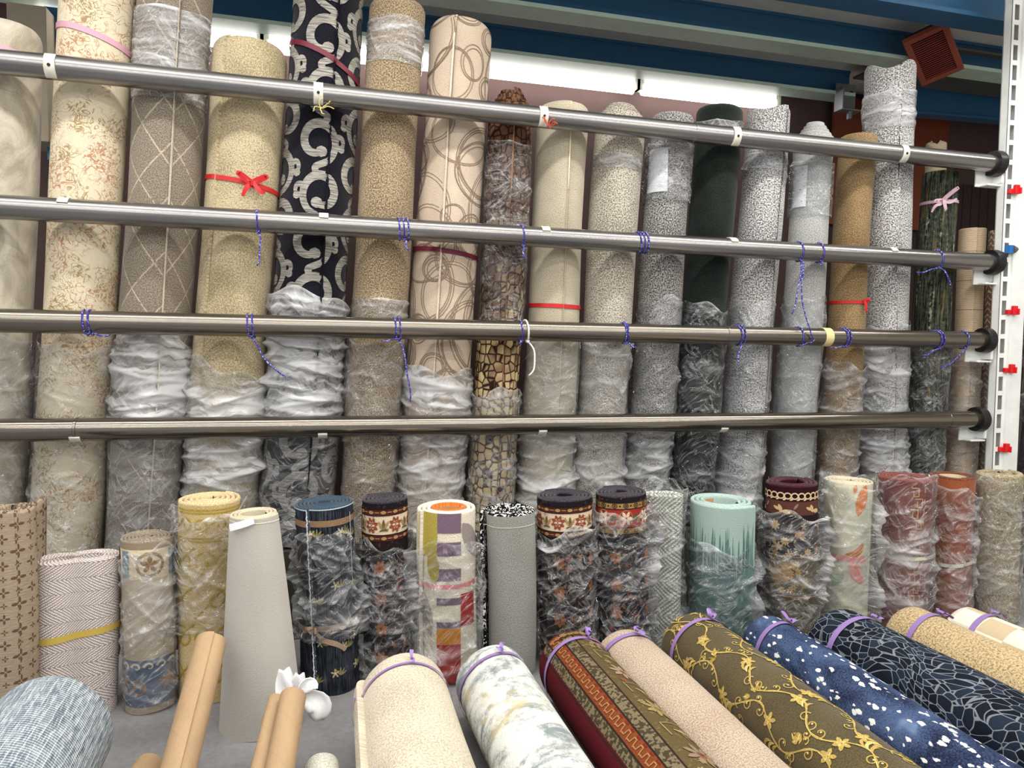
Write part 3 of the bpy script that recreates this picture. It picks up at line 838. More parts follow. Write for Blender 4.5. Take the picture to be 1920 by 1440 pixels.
# 6 beige loop pile
T6 = tall('sandy brown speckled carpet roll with a shrink film band near its top', (686, 800, 25), (638, 746, 870), -14, pile('sandy_loop', rgb(106, 88, 66), rgb(206, 184, 150), 170, 0.36, 0.64, 0.12, 0.8), seam=120, dome=0.25, seed=6)
T6.film(T6.v_at(112), T6.v_at(28), FILM_SHRINK, 61, edge=0.005, pad=0.003, bunch=22, amp=0.004, fold_w=0.004, haze=0.14, bhaze=0.4, crease=2, slope=0.05, loose=0.002)
T6.film(T6.v_at(600), T6.v_at(560), FILM_SHRINK, 62, edge=0.005, pad=0.003, bunch=8, amp=0.004, fold_w=0.004, haze=0.06, bhaze=0.3, crease=1, loose=0.002)
T6.film(0.01, T6.v_at(640), FILM, 6, bunch=6, haze=0.07, bhaze=0.3, crease=20)
# 7 rings
def ring_items(W, L, seed=3):
    rd = random.Random(seed); it = []; c = rgb(140, 120, 104)
    n = int(L/0.10)
    for j in range(n):
        for i in range(4):
            u = -PI*W+2*PI*W*(i+rd.random()*0.9)/4; v = 0.12*j+rd.uniform(-0.05, 0.05)
            r = rd.choice((0.06, 0.10, 0.14, 0.16)); e = rd.uniform(0.8, 1.3)
            for q in range(rd.choice((2, 3, 3))):
                it.append(ring(u+rd.uniform(-.004, .004), v+rd.uniform(-.004, .004), (r-q*0.009)*1.0, (r-q*0.009)*e, 0.0036, c, 34))
    return it
T7 = tall('pinkish beige carpet roll carved with interlocking rings', (804, 922, 100), (746, 876, 870), 22, pile('pinkish_beige_velour', rgb(186, 166, 144), rgb(216, 200, 180), 240, 0.3, 0.7, 0.35, 0.25), seam=-100, dome=0.32, seed=7, t=0.009)
T7.motif(ring_items(T7.R, T7.L-0.1), off=0.0015)
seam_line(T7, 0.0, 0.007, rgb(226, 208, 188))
T7.band('ribbon', T7.v_at(470), 0.020, RIB_WINE, tilt=-0.06)
T7.film(0.01, T7.v_at(690), FILM_MILKY, 7, bunch=40, amp=0.018, haze=0.12, bhaze=0.55, crease=12, slope=0.2)
# 8 leopard cells
def m_cells():
    g = G('brown_honeycomb'); u, v = g.uv()
    e = g.vor(g.vec(u*1.0, v*0.85, 0), 30, 'DISTANCE_TO_EDGE', 0.6); c = g.vor(g.vec(u, v*0.85, 0), 30, 'F1', 0.6, 'Color')
    big = g.noise(g.vec(u*1.6, v, 4.0), 4.5, 2, 0.5, 0.8); p = g.noise(g.vec(u, v, 0), 220, 2)
    # paler field low on the roll, darker high up: the rug fades from gold to brown
    fade = (big*0.7+c*0.2+(1.35-v)*0.42)
    cell = g.mix(fade.ss(0.45, 0.85), rgb(106, 76, 56), rgb(214, 190, 144))
    col = g.mix((e+(p-0.5)*0.05).ss(0.02, 0.15), rgb(46, 26, 20), cell)
    return g.shade(col, e*4+p*0.4, strength=0.5, spec=0.15)
MC = m_cells()
T8 = tall('brown and gold honeycomb patterned carpet roll, narrow with a coned top', (918, 1000, 215), (876, 974, 870), 196, MC, seam=-80, seed=8, tele=0.10, turns=5, t=0.012)
seam_line(T8, 0.0, 0.006, rgb(150, 110, 84))
T8.film(T8.v_at(620), T8.v_at(262), FILM_SHRINK, 81, edge=0.005, pad=0.004, bunch=7, amp=0.006, fold_w=0.02, haze=0.02, bhaze=0.12, crease=10, slope=0.5, loose=0.003)
T8.film(0.01, T8.v_at(735), FILM, 8, bunch=10, haze=0.10, bhaze=0.4, crease=16)
# 9 cream plain
T9 = tall('plain cream carpet roll with a seam and a flat red ribbon', (1006, 1105, 240), (974, 1078, 870), 184, pile('cream_plain', rgb(158, 148, 126), rgb(206, 196, 174), 230, 0.3, 0.7, 0.3, 0.4), seam=-72, dome=0.25, seed=9, t=0.009)
seam_line(T9, 0.0, 0.006, rgb(226, 212, 182))
T9.band('ribbon', T9.v_at(573), 0.018, RIB_RED, tilt=0.0)
T9.film(0.01, T9.v_at(640), FILM_MILKY, 9, bunch=36, amp=0.018, haze=0.10, bhaze=0.55, crease=14, bv=(0.05, T9.v_at(815)))
# 10 grey-beige
T10 = tall('grey beige speckled carpet roll with its spiral coned up', (1110, 1210, 260), (1070, 1170, 870), 212, pile('greige_speckle', rgb(112, 104, 92), rgb(216, 208, 192), 150, 0.36, 0.62, 0.15, 0.7), seam=150, seed=10, tele=0.075, turns=5, t=0.013)
T10.film(T10.v_at(312), T10.v_at(284), FILM_SHRINK, 101, edge=0.005, pad=0.003, bunch=5, amp=0.004, fold_w=0.005, haze=0.08, bhaze=0.3, crease=2, loose=0.002)
T10.film(0.01, T10.v_at(640), FILM, 10, bunch=30, amp=0.016, haze=0.10, bhaze=0.45, crease=16)
# 11 grey with label
def paper(r, u, v, w, h, rot=0.0, lines=14, name='paper_label'):
    k = np.linspace(-0.5, 0.5, 6)
    ca, sa = math.cos(rot), math.sin(rot)
    P = [(u-k_*h*sa*1.0, v+k_*h*ca) for k_ in k]
    lab = r.strips(name, [(P, w, (1, 1, 1), (ca, sa))], M_PAPER, 0.009, clip=False)
    it = []; rd = random.Random(int(u*1000)+lines)
    for i in range(lines):
        kk = 0.42-0.86*i/lines
        if rd.random() < 0.15: continue
        cx = u-kk*h*sa; cy = v+kk*h*ca; a = -0.44*w; b = rd.uniform(0.1, 0.44)*w
        it.append(([(cx+a*ca, cy+a*sa), (cx+b*ca, cy+b*sa)], 0.0026, (1, 1, 1)))
    o = r.strips('printed_line', it, M_INK, 0.0105, clip=False)
    if o: o.parent = lab; o['kind'] = 'stuff'
    return lab
T11 = tall('dark salt and pepper grey carpet roll with a paper label under film', (1212, 1300, 260), (1170, 1260, 870), 204, pile('salt_pepper_dark', rgb(58, 58, 60), rgb(196, 192, 186), 150, 0.38, 0.64, 0.1, 0.7), seam=160, dome=0.2, seed=11)
paper(T11, -0.052, T11.v_at(318), 0.105, 0.20, 0.05, 16)
T11.film(T11.v_at(372), T11.v_at(266), FILM_SHRINK, 111, edge=0.005, pad=0.013, bunch=10, amp=0.004, fold_w=0.005, haze=0.02, bhaze=0.2, crease=3, slope=0.04, loose=0.002)
T11.film(0.01, T11.v_at(562), FILM, 11, bunch=26, amp=0.014, haze=0.09, bhaze=0.45, crease=18, bv=(0.05, T11.v_at(800)))
# 12 dark green
T12 = tall('very dark green plush carpet roll', (1297, 1394, 250), (1254, 1340, 870), 190, pile('dark_green_plush', rgb(14, 20, 17), rgb(44, 54, 47), 200, 0.34, 0.72, 0.3, 0.5), seam=150, dome=0.2, seed=12)
T12.film(T12.v_at(240), T12.v_at(222), FILM_SHRINK, 121, edge=0.005, pad=0.003, bunch=6, amp=0.004, fold_w=0.004, haze=0.12, bhaze=0.4, crease=1, loose=0.002)
T12.film(0.01, T12.v_at(572), FILM, 12, bunch=5, haze=0.03, bhaze=0.25, crease=22, camp=0.014)
# 13 grey
SALT = pile('salt_pepper_light', rgb(88, 86, 86), rgb(230, 228, 226), 140, 0.38, 0.62, 0.12, 0.8)
T13 = tall('salt and pepper grey carpet roll with a turned-back edge, right of the dark green one', (1394, 1484, 260), (1340, 1437, 870), 196, SALT, seam=-42, seed=13, t=0.016, top_wave=0.012)
seam_line(T13, 0.0, 0.008, rgb(70, 68, 70), lift=0.002)
T13.film(T13.v_at(330), T13.v_at(286), FILM_SHRINK, 131, edge=0.005, pad=0.003, bunch=8, amp=0.004, fold_w=0.005, haze=0.06, bhaze=0.35, crease=2, loose=0.002)
T13.film(0.01, T13.v_at(565), FILM, 13, bunch=34, amp=0.014, haze=0.09, bhaze=0.4, crease=18, bv=(0.05, T13.v_at(840)))
# 14 light grey with label and cone
T14 = tall('pale grey carpet roll with a paper label and its spiral coned up', (1486, 1566, 280), (1438, 1527, 870), 252, pile('pale_grey', rgb(128, 130, 128), rgb(212, 212, 208), 200, 0.32, 0.68, 0.15, 0.5), seam=160, seed=14, tele=0.09, turns=5, t=0.012)
paper(T14, -0.058, T14.v_at(348), 0.075, 0.20, 0.03, 12)
T14.film(T14.v_at(402), T14.v_at(300), FILM_SHRINK, 141, edge=0.005, pad=0.012, bunch=12, amp=0.004, fold_w=0.005, haze=0.03, bhaze=0.25, crease=3, slope=0.03, loose=0.002)
T14.film(0.01, T14.v_at(560), FILM, 14, bunch=8, haze=0.12, bhaze=0.3, crease=16)
# 15 golden tan
T15 = tall('golden tan carpet roll with a knotted red ribbon', (1568, 1643, 300), (1526, 1611, 870), 243, pile('golden_tan', rgb(106, 85, 56), rgb(178, 150, 110), 180, 0.34, 0.68, 0.25, 0.6), seam=140, dome=0.18, seed=15)
T15.band('ribbon', T15.v_at(566), 0.016, RIB_RED, tilt=0.02, bow=0.078, tails=[(0.012, -0.045, 0.01, False), (0.02, 0.012, 0.015, True)], seed=15)
T15.film(0.01, T15.v_at(682), FILM, 15, bunch=26, amp=0.016, haze=0.10, bhaze=0.4, crease=16, slope=0.3)
# 16 tall folded grey
T16 = tall('tall light grey flecked carpet roll with a dark edge line, standing above its neighbours', (1613, 1727, 180), (1611, 1700, 870), 112, SALT, seam=-68, seed=16, t=0.02, top_wave=0.022, turns=2, flap=0.008)
seam_line(T16, 0.0, 0.014, rgb(52, 50, 54), lift=0.004)
T16.film(T16.v_at(238), T16.v_at(168), FILM_SHRINK, 161, edge=0.005, pad=0.005, bunch=16, amp=0.006, fold_w=0.008, haze=0.10, bhaze=0.4, crease=3, loose=0.003)
T16.film(0.01, T16.v_at(612), FILM_MILKY, 16, bunch=60, amp=0.018, haze=0.14, bhaze=0.5, crease=10)
# 17 dark streaked
def m_streaked():
    g = G('dark_green_streaks'); u, v = g.uv()
    n = g.noise(g.vec(u*110, v*7.0, 0), 1.0, 4, 0.62, 0.6); m = g.noise(g.vec(u*40, v*3.0, 6), 1.0, 3, 0.6); p = g.noise(g.vec(u, v, 0), 200, 2)
    br = g.noise(g.vec(u*60, v*50, 2), 1.0, 3, 0.6)
    c = g.mix((n*0.7+br*0.3).ss(0.40, 0.62), rgb(18, 23, 22), rgb(80, 84, 68))
    c = g.mix((m*0.65+br*0.35).ss(0.56, 0.68), c, rgb(164, 160, 134))
    c = g.mix(g.noise(g.vec(u*50, v*4, 9), 1.0, 3).ss(0.6, 0.7)*0.6, c, rgb(150, 120, 60))
    return g.shade(c, n+p*0.3, strength=0.4, spec=0.15)
T17 = tall('dark green carpet roll with olive and cream streaks and a mauve bow', (1722, 1800, 340), (1694, 1770, 870), 315, m_streaked(), seam=150, seed=17, dome=0.1)
T17.band('ribbon', T17.v_at(377), 0.015, RIB_MAUVE, tilt=0.02, bow=0.02, seed=17, tails=[(-0.03, 0.0, 0.015, True), (0.05, 0.06, 0.03, True), (-0.045, -0.055, 0.012, False), (0.018, -0.045, 0.012, False), (0.07, 0.0, 0.01, False)])
T17.film(0.01, T17.v_at(630), FILM, 17, bunch=8, haze=0.06, bhaze=0.3, crease=26, flare=0.01)
# 18, 19 the short ones by the upright
def m_ribbed():
    g = G('pale_ribbed_weave'); u, v = g.uv()
    r = (v*2*PI/0.0065).sin(); p = g.noise(g.vec(u*30, v*200, 0), 1.0, 2)
    dash = ((v/0.155).fract().lt(0.03))*((u/0.010).fract().gt(0.4))
    c = g.mix((r*0.25+p*0.6).ss(0.05, 0.55), rgb(178, 152, 122), rgb(222, 202, 174))
    return g.shade(g.mix(dash*0.8, c, rgb(96, 76, 62)), r*0.3+p, strength=0.4, spec=0.1)
T18 = tall('short pale beige ribbed mat roll beside the dark green streaked roll', (1796, 1850, 480), (1766, 1838, 870), 424, m_ribbed(), Yoff=0.03, seam=-75, seed=18, t=0.014)
T18.film(0.01, T18.v_at(660), FILM, 18, bunch=8, haze=0.12, bhaze=0.3, crease=10)
def m_chev():
    g = G('brown_cream_chevron'); u, v = g.uv()
    w = g.noise(g.vec(u, v, 0), 40, 2)
    a = ((v/0.032+((u/0.05).pp(0.5))*1.6+(w-0.5)*0.8).fract()-0.5).abs(); brk = g.noise(g.vec(u, v, 5), 45, 2)
    return g.shade(g.mix(a.ss(0.2, 0.1)*brk.ss(0.42, 0.5), rgb(150, 124, 104), rgb(236, 220, 196)), w, strength=0.3, spec=0.25)
T19 = tall('short brown mat roll with cream zigzags beside the upright', (1848, 1898, 480), (1826, 1880, 870), 428, m_chev(), Yoff=0.04, seam=140, seed=19)
T19.film(0.01, T19.v_at(655), FILM, 19, bunch=6, haze=0.10, bhaze=0.3, crease=8)
# a roll glimpsed behind the streaked one
T20 = tall('rough beige carpet roll peeking out behind the tall grey roll', (1728, 1776, 330), (1716, 1764, 870), 268, C_BACK, Yoff=0.26, seam=140, seed=20, top_wave=0.012, tele=0.02)
# neighbour bay, wrapped in plum film
p0 = at_x(1948, 3.3, 0.0); p0[2] = 0
T21 = Roll('carpet_roll', 'plum coloured film wrapped carpet roll beyond the white upright', 'carpet roll', p0, p0+np.array([0.02, 0, 1.62]), 0.15, pile('plum_pile', rgb(72, 44, 52), rgb(120, 84, 92), 200, 0.35, 0.65, 0.2, 0.5), seed=21)
T21.film(0.02, 1.6, FILM, 21, bunch=40, amp=0.014, haze=0.06, bhaze=0.3, crease=20)
# ------------------------------------------------------------------ standing rug rolls in front of the rack
GRP = 'rug rolls standing on the floor before the rack'
def stand(label, top, w, xbot, mats, Y=2.62, lean=0.0, **kw):
    p1 = np.array(at(top[0], top[1], Y+lean)); p0 = np.array(at_x(xbot, Y, 0.0)); p0[2] = 0.002
    R = radius_at(p1, w)
    kw.setdefault('turns', 5); kw.setdefault('t', 0.015)
    return Roll('rug_roll', label, 'rug roll', p0, p1, R, mats, group=GRP, **kw)
def m_bands(name, L, stops, n1=0.35, scale=220, fleck=None, spec=0.12):
    """woven bands counted down from the rolled rug's upper end"""
    g = G(name); u, v = g.uv()
    p = g.noise(g.vec(u, v, 0), scale, 2.5, 0.6)
    w = (v*-1.0)+L
    c = g.bands(w, stops)
    if fleck is not None:
        f = g.noise(g.vec(u, v, 4), 42, 3, 0.6, 1.0)
        c = g.mix(f.ss(0.60, 0.66)*0.7, c, fleck)
    hs = g.n('ShaderNodeHueSaturation'); g.put(hs.inputs['Color'], c); g.put(hs.inputs['Value'], p*(2*n1)+(1-n1))
    return g.shade(S(hs.outputs[0], g), p, strength=0.45, spec=spec)
def rect(u0, u1, v0, v1, c):
    n = max(2, int(abs(v1-v0)/0.03)+2)
    v = np.linspace(v0, v1, n); return (np.stack([0*v+(u0+u1)/2, v], -1), abs(u1-u0), c)
def uring(R, v, w, c, n=64):
    a = np.linspace(-PI, PI, n)*R; return (np.stack([a, 0*a+v], -1), w, c)
KRAFT = plain('kraft_cardboard', rgb(196, 156, 112), 0.75)
LINED = pile('cream_rug_back', rgb(176, 164, 136), rgb(224, 214, 188), 260, 0.3, 0.7, 0.1, 0.3)

def field(R, v0, v1, pal, n, seed, s=0.022):
    """all-over flowers, leaves and tendrils of an oriental field"""
    rd = random.Random(seed); it = []
    for _ in range(n):
        u = rd.uniform(-PI, PI)*R; v = rd.uniform(v0+0.02, v1-0.02); q = rd.random()
        c = rd.choice(pal[0]); c2 = rd.choice(pal[1])
        if q < 0.34:
            it += flower(u, v, s*rd.uniform(0.6, 1.25), c, c2, rd.choice((5, 6, 8)), rd.random()*3)
        elif q < 0.70:
            a = rd.uniform(0, 6.28); L = s*rd.uniform(1.4, 2.8)
            it.append((spiral(u, v, s*0.3, s*rd.uniform(0.9, 1.7), a, a+rd.choice((-1, 1))*rd.uniform(3, 5.5), 16), 0.0028, c2))
            for k in range(3):
                b = a+k*1.3; it.append(lens(u+s*math.cos(b), v+s*math.sin(b), s*0.9*math.cos(b+0.5), s*0.9*math.sin(b+0.5), s*0.35, c))
        else:
            a = rd.uniform(0, 6.28); it.append(lens(u, v, s*1.5*math.cos(a), s*1.5*math.sin(a), s*0.5, c, bend=0.3))
            it.append(lens(u, v, -s*1.1*math.cos(a+0.6), -s*1.1*math.sin(a+0.6), s*0.4, c2, bend=-0.3))
    return it
# ---- monogram mat at the far left
def m_monogram():
    g = G('monogram_weave'); u, v = g.uv()
    P = 0.080
    def quat(du, dv, s):
        x = ((u/P+du).fract()-0.5)*P; y = ((v/P+dv).fract()-0.5)*P
        r = (x*x+y*y).pow(0.5); a = g.math('ARCTAN2', y, x)
        lob = (a*4.0).sin().abs() if False else ((g.math('COSINE', a*4.0))*0.42+0.58)*s
        e = r-lob
        return e.ss(0.0012, -0.0006).max(0.0)*(1-r.lt(s*0.18)), r
    q1, r1 = quat(0.0, 0.0, 0.021); q2, r2 = quat(0.5, 0.5, 0.015)
    p = g.noise(g.vec(u*40, v*240, 0), 1.0, 2); w = g.noise(g.vec(u, v, 2), 90, 2)
    q3, r3 = quat(0.5, 0.0, 0.009); q4, r4 = quat(0.0, 0.5, 0.009)
    m = q1.max(q2).max(q3).max(q4)
    base = g.mix(p, rgb(134, 118, 98), rgb(180, 164, 142))
    return g.shade(g.mix(m*0.9, base, rgb(92, 66, 52)), p, strength=0.4, spec=0.1)
MM = m_monogram()
p1 = np.array(at(2, 952, 2.46)); p0 = p1.copy(); p0[2] = 0.002
F0 = Roll('rug_roll', 'brown monogram patterned mat roll with a loose flap at the left edge', 'rug roll', p0, p1, 0.085, MM, group=GRP, turns=4, t=0.012, seam=20, seed=40, top_wave=0.004)
a = np.array(at(30, 960, 2.40)); b = np.array(at(88, 930, 2.62))
nu, nv = 14, 26; V = []; UV = []
Mi = F0.M.inverted()
for i in range(nu):
    k = i/(nu-1); px_ = a*(1-k)+b*k; bow_ = 0.03*math.sin(k*PI)
    zt_ = a[2]+(b[2]-a[2])*k+0.006*math.sin(k*22)
    for j in range(nv):
        q = Mi @ Vector((px_[0]-0.02*(1-j/(nv-1))*k, px_[1]-bow_, zt_*j/(nv-1))); V.append(tuple(q)); UV.append((k*np.linalg.norm(b-a), zt_*j/(nv-1)))
Fq = [(i*nv+j, (i+1)*nv+j, (i+1)*nv+j+1, i*nv+j+1) for i in range(nu-1) for j in range(nv-1)]
o = mesh_obj('loose_flap', V, Fq, MM, F0.root, uv=UV); sm = o.modifiers.new('solid', 'SOLIDIFY'); sm.thickness = 0.007
# ---- white herringbone mat with yellow strap
def m_herring(name, ca, cb, P=0.034, q=0.0075, line=True):
    g = G(name); u, v = g.uv()
    row = (v/P).floor(); s = (row*0.5).fract().gt(0.25)*2.0-1.0
    w = g.noise(g.vec(u, v, 0), 120, 2)
    ph = ((u*s*0.75+v)/q+w*0.5).fract()
    st = (ph-0.5).abs().ss(0.10, 0.30)
    bead = (((u*s*0.75-v)/(q*0.8)).fract()-0.5).abs().ss(0.48, 0.25)
    edge = ((v/P).fract()-0.5).abs().ss(0.47, 0.5)
    m = (st*(bead*0.5+0.5))
    c = g.mix(m, ca, cb)
    if line: c = g.mix(edge*0.8, c, tuple(x*0.6 for x in ca))
    return g.shade(c, m, strength=0.8, dist=0.006, spec=0.1)
F1 = stand('white herringbone mat folded flat and bound with a yellow strap', (142, 1043), 128, 138, m_herring('white_pink_herringbone', rgb(184, 166, 158), rgb(250, 242, 238), 0.047, 0.0095), Y=2.58, oval=0.36, turns=5, t=0.010, seed=41, seam=90, wob=0.002)
F1.band('strap', F1.v_at(1200), 0.022, plain('yellow_strap', rgb(206, 178, 84), 0.5), tilt=0.10)
# ---- beige rug with rosette and blue wave border
L_ = 0.0
def rosette(u, v, s, c, c2):
    it = [ring(u, v, s, s, 0.004, c), ring(u, v, s*0.9, s*0.86, 0.003, c)]
    for k in range(5): it.append(lens(u+0.1*s*math.cos(k*1.256+1.57), v+0.1*s*math.sin(k*1.256+1.57), 0.62*s*math.cos(k*1.256+1.57), 0.62*s*math.sin(k*1.256+1.57), s*0.34, c))
    it += [blob(u, v, s*0.2, c2), (bez((u-s*0.7, v+s*0.3), (u-s*0.3, v-0.1*s), (u+s*0.3, v-0.1*s), (u+s*0.7, v+s*0.3)), 0.004, c)]
    return it
F2 = stand('beige rug roll with a brown rosette above a blue wave border, under film', (277, 1003), 106, 281, C_BACK, Y=2.60, turns=6, t=0.011, seam=-30, seed=42)
L2_ = F2.L
F2.body.data.materials[0] = m_bands('beige_rosette_rug', L2_, [(-1, rgb(150, 134, 114)), (0.028, rgb(222, 206, 172)), (0.125, rgb(196, 180, 156)), (0.395, rgb(96, 112, 134)), (0.555, rgb(188, 168, 144))], 0.3)
F2.body.data.materials[2] = pile('taupe_rug_edge', rgb(120, 108, 94), rgb(168, 154, 136), 200)
BR = rgb(140, 104, 66)
it = []
for k in range(-2, 3): it += rosette(k*0.155+0.005, L2_-0.077, 0.040, BR, rgb(176, 140, 92)); it.append(rect(k*0.155+0.066, k*0.155+0.094, L2_-0.122, L2_-0.032, rgb(120, 142, 160)))
for k in range(-9, 10):
    u = k*0.038; it.append((spiral(u, L2_-0.418, 0.016, 0.003, 3.1, -2.4, 16), np.linspace(0.009, 0.003, 16), rgb(214, 202, 176)))
for k in (-2, -1, 0, 1, 2):
    it.append((spiral(k*0.16-0.035, L2_-0.488, 0.008, 0.030, 0.0, 9.0, 30), np.linspace(0.008, 0.004, 30), rgb(172, 120, 74)))
    for a_ in range(5): it.append(lens(k*0.16+0.062, L2_-0.475, 0.038*math.cos(a_*1.256+0.4), 0.038*math.sin(a_*1.256+0.4), 0.014, rgb(166, 122, 82)))
F2.motif(it)
F2.film(0.006, L2_-0.035, FILM, 42, pad=0.004, bunch=14, amp=0.008, haze=0.06, bhaze=0.35, crease=18, loose=0.004)
# ---- gold swirl
F3 = stand('yellow gold rug roll with raised scroll swirls, clear bag round its lower part', (394, 932), 128, 392, [pile('gold_velour', rgb(184, 158, 106), rgb(222, 200, 152), 210, 0.3, 0.7, 0.3, 0.3), LINED, pile('gold_edge', rgb(196, 172, 124), rgb(234, 214, 170), 200)], Y=2.64, turns=5, t=0.017, seam=60, seed=43)
GO = rgb(176, 150, 54); it = []
for v in (0.022, 0.032, 0.118, 0.128): it.append(uring(F3.R, F3.L-v, 0.0045, GO))
for k in range(-3, 4):
    u = k*0.12
    for s_, dy in ((1, 0), (-1, 0)):
        it.append((spiral(u+s_*0.035, F3.L-0.075, 0.006, 0.028, PI/2*s_+1.0, PI/2*s_+1.0+s_*6.5, 26), 0.0055, GO))
    it.append((bez((u-0.03, F3.L-0.10), (u, F3.L-0.07), (u, F3.L-0.08), (u+0.03, F3.L-0.045)), 0.0055, GO))
    for j in range(4):
        vv = F3.L-0.20-0.13*j; s_ = 1 if (j+k) % 2 else -1
        it.append((spiral(u+0.02*s_, vv, 0.008, 0.042, 1.0, 1.0+s_*7.5, 30), np.linspace(0.009, 0.005, 30), GO))
        it.append((bez((u-0.05, vv-0.06), (u, vv-0.02), (u+0.02, vv+0.02), (u+0.07, vv+0.05)), 0.006, GO))
F3.motif(it)
F3.film(F3.v_at(1190), F3.L-0.03, FILM, 43, pad=0.010, bunch=5, amp=0.010, haze=0.02, bhaze=0.2, crease=30, camp=0.016, loose=0.010, fins=((-74, 0.12, 0.4, 0.04),))
# ---- pale grey felt cone
F4 = stand('pale grey felt backed rug wound into a tall cone, price tag at its rim', (478, 960), 134, 492, [pile('grey_felt', rgb(166, 162, 154), rgb(198, 194, 186), 260, 0.3, 0.7, 0.12, 0.14, 2.5), LINED, LINED], Y=2.40, turns=3, t=0.012, taper=0.52, seam=-25, seed=44, wob=0.002)
k = np.linspace(0, 1, 6)
tg = F4.strips('price_tag', [(np.stack([-0.005-0.085*k, F4.L-0.004-0.022*k+0*k, 0.006+0.012*k], -1), 0.022, (1, 1, 1))], M_PAPER, 0.004, clip=False)
F4.motif([(np.stack([np.linspace(-1.3, 1.3, 30)*F4.R, 0*np.linspace(0, 1, 30)+F4.L-0.012-0.01*np.linspace(0, 1, 30)], -1), 0.003, rgb(236, 226, 204))], name='edge_stitching')
# ---- navy distressed
def m_navy():
    g = G('navy_distressed'); u, v = g.uv()
    s = g.noise(g.vec(u*190, v*9, 0), 1.0, 3, 0.6); b = g.noise(g.vec(u, v, 3), 14, 4, 0.6); p = g.noise(g.vec(u, v, 0), 220, 2)
    c = g.mix((s*0.6+b*0.4).ss(0.40, 0.66), rgb(21, 24, 32), rgb(70, 75, 86))
    c = g.mix((b*0.7+s*0.3).ss(0.58, 0.70)*0.7, c, rgb(128, 116, 100))
    return g.shade(c, s+p*0.3, strength=0.4, spec=0.12)
F5 = stand('navy distressed rug roll with a white side stitch and a beige tape tie', (610, 940), 116, 622, [m_navy(), pile('slate_back', rgb(44, 62, 80), rgb(88, 108, 124), 220), pile('navy_edge', rgb(30, 48, 66), rgb(70, 92, 108), 220)], Y=2.60, turns=6, t=0.013, seam=-122, seed=45)
it = [uring(F5.R, F5.L-0.055, 0.022, rgb(140, 112, 88))]
rd = random.Random(5)
for v in (0.105, 0.30, 0.50, 0.60):
    for u in (-0.06, 0.035, 0.12, -0.2, 0.25):
        uu = u+rd.uniform(-0.02, 0.02); vv = F5.L-v+rd.uniform(-0.03, 0.03)
        it += flower(uu, vv, 0.016, rgb(176, 164, 128), rgb(214, 204, 170), 5, rd.random(), 0.4)
        for a_ in (0.4, 0.9, 1.5, 2.2): it.append(lens(uu+0.02, vv-0.01, 0.03*math.cos(a_), 0.03*math.sin(a_), 0.006, rgb(132, 128, 88)))
F5.motif(it)
kk = np.linspace(0, 1, 60)
F5.motif([(np.stack([-0.062+0.002*np.sin(kk*150), F5.L*kk], -1), 0.0045, rgb(206, 212, 220)), (np.stack([0.105+0.001*np.sin(kk*130), F5.L-0.03-kk*0.25], -1), 0.0035, rgb(196, 202, 210)), uring(F5.R, F5.L-0.006, 0.004, rgb(190, 200, 208))], off=0.004, name='stitching')
TAPE = plain('beige_tape', rgb(168, 144, 122), 0.6)
F5.band('tape_tie', F5.v_at(1180), 0.020, TAPE, tilt=0.05, bow=-0.05, tails=[(-0.03, 0.0, 0.012, False), (0.10, -0.085, 0.012, False)], seed=45)
F5.film(F5.v_at(1205), F5.L-0.10, FILM, 45, pad=0.008, bunch=6, amp=0.010, haze=0.03, bhaze=0.25, crease=40, camp=0.018, loose=0.010, fins=((-75, 0.05, 0.5, 0.03), (70, 0.1, 0.5, 0.035)))
# ---- three oriental rugs
DK, WINE, CRM, RST, GLD, ROS, OLV, TEAL = rgb(28, 25, 30), rgb(84, 38, 34), rgb(216, 196, 168), rgb(138, 72, 52), rgb(164, 134, 84), rgb(146, 88, 76), rgb(92, 88, 58), rgb(58, 76, 82)
def border_items(r, cream=True, seed=0):
    it = []; L = r.L; R = r.R
    n = int(2*PI*R/0.05)
    for i in range(n):
        u = -PI*R+(i+0.5)*2*PI*R/n
        for w in (0.038, 0.132):
            it += [lens(u-0.012, L-w, 0.024, 0, 0.012, GLD), blob(u, L-w, 0.004, WINE), rect(u+0.016, u+0.034, L-w-0.0015, L-w+0.0015, GLD)]
        if i % 2 == 0:
            it += flower(u, L-0.085, 0.026, RST, WINE, 8, 0.3); it += flower(u, L-0.085, 0.014, CRM, DK, 6)
        else:
            it += [lens(u, L-0.108, 0.0, 0.045, 0.012, OLV), lens(u, L-0.10, 0.022, 0.03, 0.010, GLD), lens(u, L-0.10, -0.022, 0.03, 0.010, GLD), lens(u, L-0.10, 0.018, -0.006, 0.006, OLV), lens(u, L-0.10, -0.018, -0.006, 0.006, OLV)]
    for w in (0.027, 0.050, 0.120, 0.143): it.append(uring(R, L-w, 0.003, DK))
    return it
